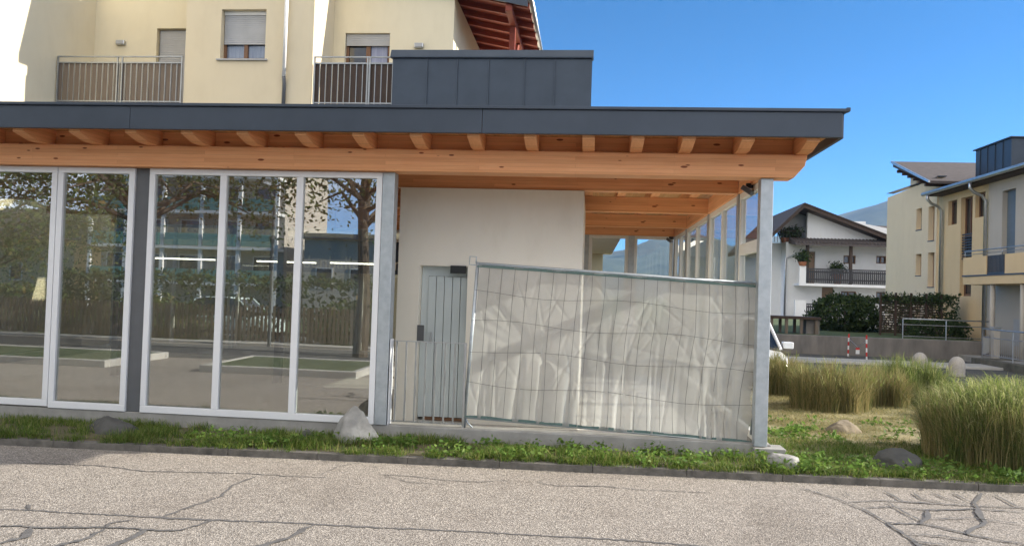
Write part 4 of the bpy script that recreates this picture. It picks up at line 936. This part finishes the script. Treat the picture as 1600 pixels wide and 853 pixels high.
# ---------------------------------------------------------------- upper apartment house
AP = thing('apartment_house', 'cream apartment house with balconies and metal clad parapet above the pavilion', 'apartment house', (-11, 15, 0))
xa, xb, xc_, xd = -16.25, -12.7, -9.28, -5.95
ridge_x, ridge_z, eav = -11.5, 10.8, .2
def rz_(x): return ridge_z - .205*abs(x-ridge_x)
winA = (-11.75, -10.55, 7.43, 8.72); drL = (-14.4, -12.9, 6.1, 8.75); drR = (-8.95, -7.7, 6.1, 8.61)
MB().box(-26, xa, 6.0, 22, -.5, 13).build('side_wing', M['creampale'], AP)
mb = MB().wall('y', xa, xd, 6.0, 9.2, 11.1, 11.36, [drL, drR]); mb.prism([(xa, 9.2), (xd, 9.2), (xd, rz_(xd)), (ridge_x, ridge_z), (xa, rz_(xa))], 'y', 11.1, 11.36)
mb.prism([(xa, 3.6), (xd, 3.6), (xd, rz_(xd)), (ridge_x, ridge_z), (xa, rz_(xa))], 'y', 11.37, 22); mb.box(xa, xd, 11.1, 11.36, 3.6, 6.0)
mb.box(xa, -6.6, 11.12, 22, -.5, 3.59)
mb.build('wall', M['creampale'], AP)
mb = MB().wall('y', xb, xc_, 5.9, 9.3, 9.6, 9.85, [winA]); mb.box(xb, xc_, 9.86, 11.09, 5.9, 9.3); mb.prism([(xb, 9.3), (xc_, 9.3), (xc_, rz_(xc_)), (ridge_x, ridge_z), (xb, rz_(xb))], 'y', 9.6, 11.09)
MB().prism([(xb-.4, rz_(xb)+.02), (ridge_x, ridge_z+.02), (xc_+.4, rz_(xc_)+.02), (xc_+.4, rz_(xc_)+.25), (ridge_x, ridge_z+.25), (xb-.4, rz_(xb)+.25)], 'y', 9.35, 10.88).build('bay_roof', M['anthracite'], AP)
mb.build('bay_wall', M['cream'], AP)
# window of the bay
f = MB().wall('y', winA[0], winA[1], winA[2], winA[3], 9.79, 9.85, [(winA[0]+.07, (winA[0]+winA[1])/2-.05, winA[2]+.08, 8.7), ((winA[0]+winA[1])/2+.05, winA[1]-.07, winA[2]+.08, 8.7)]).build('window', M['brownframe'], AP)
MB().box(winA[0]+.02, winA[1]-.02, 9.836, 9.845, winA[2]+.02, 7.95).build('pane', M['glassclear'], f); MB().box(winA[0]+.02, winA[1]-.02, 9.85, 9.858, winA[2]+.02, 8.0).build('curtain', M['curtain'], f)
def shut(x0, x1, z0, z1, y):
    s = MB()
    for z in np.arange(z0, z1-.02, .05): s.box(x0, x1, y, y+.018, z, min(z+.046, z1))
    return s.build('roller_shutter', M['shutter'], AP)
shut(winA[0]+.02, winA[1]-.02, 7.86, 8.66, 9.76); MB().box(winA[0]+.01, winA[1]-.01, 9.74, 9.79, 8.62, 8.72).build('shutter_box', M['pvc'], AP); MB().box(winA[0]-.08, winA[1]+.08, 9.54, 9.79, 7.39, 7.428).build('window_sill', M['shutter'], AP)
shut(drL[0]+.03, drL[1], 6.1, 8.72, 11.22)
f = MB().wall('y', drR[0], drR[1], 6.1, 8.45, 11.22, 11.28, [(drR[0]+.08, (drR[0]+drR[1])/2-.06, 6.2, 8.3), ((drR[0]+drR[1])/2+.06, drR[1]-.08, 6.2, 8.3)]).build('balcony_door', M['brownframe'], AP)
MB().box(drR[0]+.02, drR[1]-.02, 11.262, 11.27, 6.12, 8.4).build('pane', M['darkglass'], f); MB().box((drR[0]+drR[1])/2+.08, drR[1]-.1, 11.25, 11.258, 6.2, 8.3).build('curtain', M['curtain'], f)
shut(drR[0]+.02, drR[1]-.02, 8.28, 8.6, 11.17)
MB().box(xa, xb, 9.45, 11.09, 5.92, 6.1).box(xc_, -7.1, 9.45, 11.09, 5.92, 6.1).build('balcony_slab', M['concrete'], AP)
def apt_rail(x0, x1, mid, bm='greywood'):
    s = MB(); wv = (x1-x0)/round((x1-x0)/.155)
    x = x0
    while x < x1-.01: s.box(x+.012, x+wv-.022, 9.62, 9.645, 6.12, 7.32); x += wv
    s.build('balcony_boards', M[bm], AP)
    t = MB().box(x0, x1, 9.585, 9.615, 7.31, 7.345).box(x0, x1, 9.585, 9.615, 6.3, 6.33).box(x0, x1, 9.58, 9.62, 7.47, 7.5)
    for xm in (x0+.01, *mid, x1-.03): t.box(xm, xm+.035, 9.57, 9.6, 6.0, 7.47)
    x = x0
    while x < x1-.01: t.box(x-.008, x+.008, 9.596, 9.612, 6.33, 7.31); x += wv
    t.build('balcony_railing', M['railsteel'], AP)
apt_rail(-16.22, -12.75, (-14.55, -14.42)); apt_rail(-9.24, -7.16, (-7.85, -7.79), 'darkwood')
# downpipe, wall lamps
MB().tube([(-9.98, 9.5, 9.6), (-9.98, 9.5, 6.95)], .05, 10).build('downpipe', M['whitepaint'], AP, smooth=True); MB().tube([(-9.98, 9.5, 6.95), (-9.98, 9.54, 6.8), (-9.98, 9.54, 5.9)], .048, 10).build('downpipe_foot', M['postgrey'], AP, smooth=True)
for x, z, l in ((-15.44, 8.33, 'left'), (-6.88, 8.25, 'right')):
    w_ = MB().box(x-.13, x+.13, 11.0, 11.098, z-.07, z+.07).build('wall_lamp', M['steel'], AP, bevel=.03); MB().box(x-.1, x+.1, 10.985, 11.0, z-.05, z+.05).build('lens', M['shutter'], w_)
# metal clad parapet of the terrace
tx0, tx1 = -7.13, -2.22
MB().box(tx0, tx1, 9.4, 9.6, 5.6, 7.42).box(tx1-.2, tx1, 9.6, 15, 5.6, 7.42).build('terrace_parapet', M['seam'], AP)
sm = MB()
for k, px in enumerate((667, 714, 763, 819, 866)):
    x = float(gy(px, 130, 9.4)[0]); sm.box(x-.012, x+.012, 9.365, 9.399, 5.6, 7.4)
sm.box(tx1+.001, tx1+.03, 9.42, 9.45, 5.6, 7.4); sm.build('seam_rib', M['seam'], AP)
MB().prism([(9.33, 7.40), (9.33, 7.44), (9.42, 7.62), (9.66, 7.62), (9.66, 7.42)], 'x', tx0-.06, tx1+.06).build('parapet_cap', M['seam'], AP, bevel=.006)
MB().box(xd, tx1-.2, 9.61, 15, 5.6, 5.9).build('terrace_slab', M['concrete'], AP)
MB().box(xd, -1.25, 10.2, 22, 3.3, 3.58).build('passage_roof', M['wallwhite'], AP); MB().box(-6.59, -1.6, 21.5, 22, -.5, 3.29).build('passage_wall', M['cream'], AP)
# roof with red rafters
xo = -3.95
MB().prism([(xo, rz_(xo)+.16), (ridge_x, ridge_z+.16), (xa, rz_(xa)+.16), (xa, rz_(xa)+.3), (ridge_x, ridge_z+.3), (xo, rz_(xo)+.3)], 'y', 10.98, 22.4).build('roof', M['redwood'], AP)
MB().prism([(xo-.05, rz_(xo)+.302), (ridge_x, ridge_z+.302), (xa, rz_(xa)+.302), (xa, rz_(xa)+.36), (ridge_x, ridge_z+.36), (xo-.05, rz_(xo)+.36)], 'y', 10.94, 22.4).build('roof_cover', M['anthracite'], AP)
k = 0
for y in np.arange(11.05, 22, .78):
    MB().prism([(xo+.03, rz_(xo+.03)), (xd-.3, rz_(xd-.3)), (xd-.3, rz_(xd-.3)+.159), (xo+.03, rz_(xo+.03)+.159)], 'y', y, y+.1).build('rafter', M['redwood'], AP)
MB().prism([(xo, rz_(xo)+.0), (ridge_x, ridge_z+.0), (ridge_x, ridge_z+.3), (xo, rz_(xo)+.3)], 'y', 10.9, 10.938).build('verge_fascia', M['anthracite'], AP)
MB().tube([(xo+.06, 10.9, rz_(xo)+.22), (xo+.06, 22.4, rz_(xo)+.22)], .075, 10).build('gutter', M['steel'], AP, smooth=True)
MB().box(-4.55, -4.38, 11.0, 22, rz_(-4.46)-.18, rz_(-4.46)-.01).build('purlin', M['redwood'], AP)
MB().box(-4.56, -4.4, 12.2, 12.36, 5.9, rz_(-4.46)-.19).build('roof_post', M['redwood'], AP); MB().tube([(-4.48, 12.3, 7.5), (-4.48, 13.8, rz_(-4.46)-.2)], .06, 6).build('brace', M['redwood'], AP)

# ---------------------------------------------------------------- mountains
def mountain(x0, x1, y0, y1, hf, mm, nx=90, ny=24):
    X, Yv = np.meshgrid(np.linspace(x0, x1, nx), np.linspace(y0, y1, ny)); tt = (Yv-y0)/(y1-y0)
    Zv = np.array([[hf(x)*math.sin(min(1, t_*1.0)*PI/2)**.8*(1+.12*mnoise.noise(Vector((x*.004, t_*4, 2)))) + 22*mnoise.noise(Vector((x*.013, t_*9, 5))) for x, t_ in zip(r_, q_)] for r_, q_ in zip(X, tt)])
    Zv[0] = -8; V = np.stack([X, Yv, Zv], -1).reshape(-1, 3); id_ = np.arange(nx*ny).reshape(ny, nx)
    back = V[-nx:].copy(); back[:, 1] += 250; back[:, 2] = -8; V = np.concatenate([V, back]); id_ = np.concatenate([id_, np.arange(nx*ny, nx*ny+nx)[None]])
    qd = np.stack([id_[:-1, :-1], id_[:-1, 1:], id_[1:, 1:], id_[1:, :-1]], -1).reshape(-1)
    return tag(link('mountain', fast_mesh('mountain', V, qd, np.arange(len(qd)//4)*4), mm, smooth=True), kind='structure')
M['forest'] = mat('forest_slope', (.12, .14, .085), (.015, .03, .018), .013, .95)
def hA_(x):   # ridge at right: measured skyline at 2.6 km
    return np.interp(x, [-3000, -250, -60, 60, 160, 310, 420, 620, 760, 930, 1050, 1500, 3000], [60, 70, 105, 130, 170, 200, 165, 190, 262, 325, 360, 430, 380])
mountain(-3000, 3000, 1800, 2600, hA_, M['forest'])

# ---------------------------------------------------------------- the street behind the camera (seen mirrored in the glazing)
def refl(px, py, z=ROAD): g = gz(px, py, z); return float(g[0]), -float(g[1])
isl = thing('kerbed_island', 'kerbed grass island across the road, the left one mirrored in the glass', 'planting island', (-13, -6, ROAD))
def island(t, x0, x1, y0, y1):
    MB().wall('y', x0, x1, 0, 1, 0, 1) if False else None
    k = MB().box(x0, x1, y1-.14, y1, ROAD-.1, ROAD+.15).box(x0, x1, y0, y0+.14, ROAD-.1, ROAD+.15).box(x0, x0+.14, y0+.14, y1-.14, ROAD-.1, ROAD+.15).box(x1-.14, x1, y0+.14, y1-.14, ROAD-.1, ROAD+.15)
    k.build('stone_edge', M['pale'], t, bevel=.02); MB().box(x0+.14, x1-.14, y0+.14, y1-.14, ROAD-.1, ROAD+.13).build('turf', M['lawn'], t)
island(isl, -16.8, -12.3, -8.7, -6.2)
isl2 = thing('kerbed_island', 'kerbed grass island across the road, the right one mirrored in the glass', 'planting island', (-8, -6, ROAD)); island(isl2, -10.2, -6.8, -8.7, -6.2)
pf = thing('picket_fence', 'long brown wooden picket fence along the far side of the road', 'fence', (-10, -14.4, ROAD))
pk = MB()
for x in np.arange(-45, 12, .14): pk.box(x, x+.085, -14.42, -14.39, -.15, .95+.02*math.sin(x*31))
pk.build('pickets', M['oldfence'], pf); MB().box(-45, 12, -14.46, -14.425, .05, .15).box(-45, 12, -14.46, -14.425, .65, .75).build('rails', M['oldfence'], pf)
for i in range(24): x = -44.5+i*2.4; MB().box(x-.05, x+.05, -14.52, -14.465, -.3, .9).build('post', M['oldfence'], pf)
def tree(label, x, y, h, cr, seed, nl, lo=.33, z0=ROAD+.1):
    r = random.Random(seed); t = thing('street_tree', label, 'tree', (x, y, z0), 'trees across the road')
    tr_ = MB(); tr_.tube([(x, y, z0-.3), (x+.05, y, z0+h*.2), (x-.05, y+.1, z0+h*.5), (x+.1, y, z0+h*.8)], [.22, .17, .12, .04], 10)
    tips = []
    for k in range(26):
        zz = h*r.uniform(lo*.9, .8); a = r.uniform(0, 2*PI); L = cr*r.uniform(.6, 1.05)*(1-.45*(zz/h-lo)); dz = r.uniform(-.15, .45)*L
        p0 = Vector((x, y, z0+zz)); p2 = p0+Vector((L*math.cos(a), L*math.sin(a), dz)); p1 = (p0+p2)/2+Vector((0, 0, .2*L))
        tr_.tube([p0, p1, p2], [.07, .045, .012], 6); tips += [p1, p2, (p1+p2)/2, p2+Vector((r.uniform(-.5, .5), r.uniform(-.5, .5), r.uniform(-.7, -.1)))]
    tr_.build('trunk', M['bark'], t)
    C = np.array([tuple(q_) for q_ in tips]); P = C[rg.randint(0, len(C), nl)] + rg.normal(size=(nl, 3))*np.array([.42, .42, .3])*cr/3.2
    link('crown', fast_mesh('crown', *leaf_cloud(P, np.full(nl, .15), up=1)), M['leaf'], t)
tree('broad street tree across the road, mirrored in the middle glass bay', -14.2, -10.4, 8.5, 3.8, 1, 6500, .42)
tree('street tree across the road, mirrored in the left glass bay', -20.5, -10.8, 8.8, 4.2, 2, 7000, .4)
tree('airy street tree across the road, mirrored at the right glass bay', -8.2, -11.0, 8.2, 3.6, 3, 5500, .45)
tree('tall garden tree beyond the picket fence', -26, -19, 10, 4.6, 4, 12000, .25, -1)
bush('garden_hedge', 'long clipped hedge behind the picket fence, mirrored in the glass', (-15, -18.6, -1.0), (7, .9, 1.55), 9000, .2, M['leafdark'], 'hedge', None, True)
for i, (x, y, rr, lab) in enumerate(((-23, -17, (2.4, 1.4, 1.3), 'wide garden bush behind the picket fence at far left'), (-17.5, -16.8, (1.9, 1.3, 1.1), 'rounded garden bush behind the fence, left of the pale car'), (-9.2, -16.6, (2.2, 1.3, 1.3), 'large garden bush behind the fence, right of the pale car'), (-5, -16.4, (1.8, 1.2, 1.2), 'garden bush behind the fence at right'))):
    bush('garden_bush', lab, (x, y, -1.0), rr, 5000, .16, M['leaf'], 'bush', 'bushes behind the picket fence')
car('parked_car', 'pale green car parked beyond the picket fence, mirrored in the glass', (-17.6, -23.5), 4.2, 1.8, 1.75, M['carpale'], 0.05, -.75, 'parked cars')
tag(MB().box(-60, 60, -28, -21, -1.4, -.75).build('back_street', M['asphalt']), kind='structure')
AB = thing('balcony_apartments', 'pale apartment building with white balconies and teal panels across the street', 'apartment house', (-32, -52, -1))
bx_0, bx_1, by_ = -42.0, -26.5, -50.0
MB().box(bx_0, bx_1, by_-10, by_, -1, 11.5).build('wall', M['greybeige'], AB)
MB().box(bx_0-.5, bx_1+.5, by_-10.5, by_+2.2, 11.5, 11.9).build('roof', M['white'], AB)
for z in (1.6, 4.4, 7.2, 10.0):
    MB().box(bx_0, bx_1, by_+.01, by_+1.8, z-.22, z).build('balcony_slab', M['white'], AB)
    for j, x in enumerate(np.arange(bx_0, bx_1-1, 3.1)):
        MB().box(x+.25, x+2.9, by_+1.7, by_+1.76, z+.05, z+1.0).build('balcony_panel', M['teal'], AB)
        if z < 9: 
            f = MB().box(x+.5, x+2.6, by_+.01, by_+.06, z, z+2.2).build('window', M['pvc'], AB); MB().box(x+.6, x+2.5, by_+.061, by_+.07, z+.1, z+2.1).build('pane', M['darkglass'], f)
for x in np.arange(bx_0, bx_1+.1, 3.1): MB().box(x-.14, x+.14, by_+1.45, by_+1.69, -1, 11.49).build('balcony_pillar', M['white'], AB)
HB = thing('terracotta_house', 'low house with terracotta wall beyond the garden, mirrored at far left', 'house', (-60, -55, -1))
MB().box(-70, -48, -64, -55, -1, 5).build('wall', M['ochre'], HB); MB().prism([(-54, 4.9), (-59.5, 8), (-65, 4.9)], 'x', -71, -47).build('roof', M['rooftile'], HB)
for x in (-66, -62, -58, -54, -50.5):
    f = MB().box(x, x+1.2, -54.99, -54.93, 1.2, 2.8).build('window', M['pvc'], HB); MB().box(x+.1, x+1.1, -54.929, -54.92, 1.3, 2.7).build('pane', M['darkglass'], f)
LB = thing('long_grey_building', 'long dull grey building closing the street behind the bushes', 'building', (-14, -48, -1))
MB().box(-24, 12, -60, -48, -1, 5.2).build('wall', M['greybeige'], LB); MB().box(-24.4, 12.4, -60.4, -47.5, 5.2, 5.6).build('roof', M['anthracite'], LB)
for x in np.arange(-23, 11, 2.6):
    f = MB().box(x, x+1.3, -47.99, -47.94, 1.4, 3.0).build('window', M['pvc'], LB); MB().box(x+.1, x+1.2, -47.939, -47.93, 1.5, 2.9).build('pane', M['darkglass'], f)
lp = thing('street_lamp', 'slim grey street lamp across the road, mirrored in the middle bay', 'street lamp', (-13.2, -13.0, ROAD)); MB().tube([(-11.6, -13.0, ROAD), (-11.6, -13.0, 4.2), (-11.6, -12.3, 4.6)], [.06, .05, .04], 8).build('pole', M['galv'], lp, smooth=True); MB().box(-11.7, -11.5, -12.5, -11.9, 4.55, 4.65).build('lamp_head', M['steel'], lp, bevel=.02)
lp.location = (-11.6, -13.0, ROAD)
for ch in lp.children: ch.matrix_parent_inverse = Matrix.Translation(lp.location).inverted()

# ---------------------------------------------------------------- air, sun, sky, camera
HZ = 4500
def haze(density):
    m = bpy.data.materials.new('haze_air'); m.use_nodes = True; nt = m.node_tree; nt.nodes.clear()
    o = nt.nodes.new('ShaderNodeOutputMaterial'); v = nt.nodes.new('ShaderNodeVolumePrincipled')
    v.inputs['Color'].default_value = (.4, .62, 1.0, 1); v.inputs['Density'].default_value = density; v.inputs['Anisotropy'].default_value = .0
    nt.links.new(v.outputs[0], o.inputs['Volume']); b = MB().box(-HZ, HZ, -HZ, HZ, -3, 480).build('haze', m); tag(b, kind='stuff')
HAZE = .00014
if HAZE: haze(HAZE)
AZ, EL = math.radians(8.5), math.radians(24.8)
sd = Vector((math.cos(EL)*math.cos(AZ), math.cos(EL)*math.sin(AZ), math.sin(EL)))
sl_ = bpy.data.lights.new('sun', 'SUN'); sl_.energy = 3.7; sl_.angle = math.radians(.5); sl_.color = (1, .93, .82)
so = bpy.data.objects.new('sun', sl_); COL.objects.link(so); so.rotation_euler = (-sd).to_track_quat('-Z', 'Y').to_euler()
w = bpy.data.worlds.new('World'); S.world = w; w.use_nodes = True; nt = w.node_tree
sk = nt.nodes.new('ShaderNodeTexSky'); sk.sky_type = 'NISHITA'; sk.sun_disc = False; sk.sun_elevation = EL; sk.sun_rotation = PI/2 - AZ
sk.air_density = .36; sk.dust_density = .3; sk.ozone_density = 5; sk.altitude = 400
bg = nt.nodes['Background']; bg.inputs['Strength'].default_value = .11; 
# bright cloud veil added behind the camera to fill shade; northern sky stays clear
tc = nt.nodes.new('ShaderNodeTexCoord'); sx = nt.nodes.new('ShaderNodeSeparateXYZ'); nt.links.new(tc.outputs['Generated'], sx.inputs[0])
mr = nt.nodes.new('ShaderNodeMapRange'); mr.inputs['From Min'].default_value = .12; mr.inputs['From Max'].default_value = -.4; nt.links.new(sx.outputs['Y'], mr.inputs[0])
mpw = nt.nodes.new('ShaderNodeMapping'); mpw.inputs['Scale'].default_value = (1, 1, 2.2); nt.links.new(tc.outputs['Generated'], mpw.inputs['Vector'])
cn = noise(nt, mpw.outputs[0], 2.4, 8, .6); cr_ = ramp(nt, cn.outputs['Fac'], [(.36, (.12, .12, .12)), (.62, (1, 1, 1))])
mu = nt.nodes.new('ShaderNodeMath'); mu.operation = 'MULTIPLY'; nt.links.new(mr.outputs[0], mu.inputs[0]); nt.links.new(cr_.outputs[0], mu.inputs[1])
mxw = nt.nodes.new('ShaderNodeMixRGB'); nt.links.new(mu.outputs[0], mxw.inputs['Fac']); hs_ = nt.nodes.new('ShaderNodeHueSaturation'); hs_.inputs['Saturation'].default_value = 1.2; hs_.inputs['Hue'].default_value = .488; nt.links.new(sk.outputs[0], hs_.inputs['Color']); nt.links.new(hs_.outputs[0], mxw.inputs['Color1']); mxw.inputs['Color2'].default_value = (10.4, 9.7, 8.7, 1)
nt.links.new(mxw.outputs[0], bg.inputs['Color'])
cd = bpy.data.cameras.new('camera'); co = bpy.data.objects.new('camera', cd); COL.objects.link(co)
cd.sensor_width = 36; cd.lens = 36*F/1600; cd.clip_end = 20000; cd.clip_start = .05
cm = Matrix([[R[i][0], -R[i][1], -R[i][2]] for i in range(3)]).to_4x4(); cm.translation = Vector(CAM); co.matrix_world = cm
S.camera = co
S.view_settings.view_transform = 'Standard'; S.view_settings.look = 'None'; S.view_settings.exposure = 1.5; S.view_settings.gamma = 1
S.render.engine = 'CYCLES'; S.cycles.max_bounces = 10; S.cycles.transparent_max_bounces = 24; S.cycles.caustics_reflective = False; S.cycles.caustics_refractive = False; S.cycles.sample_clamp_indirect = 6; S.cycles.use_denoising = True
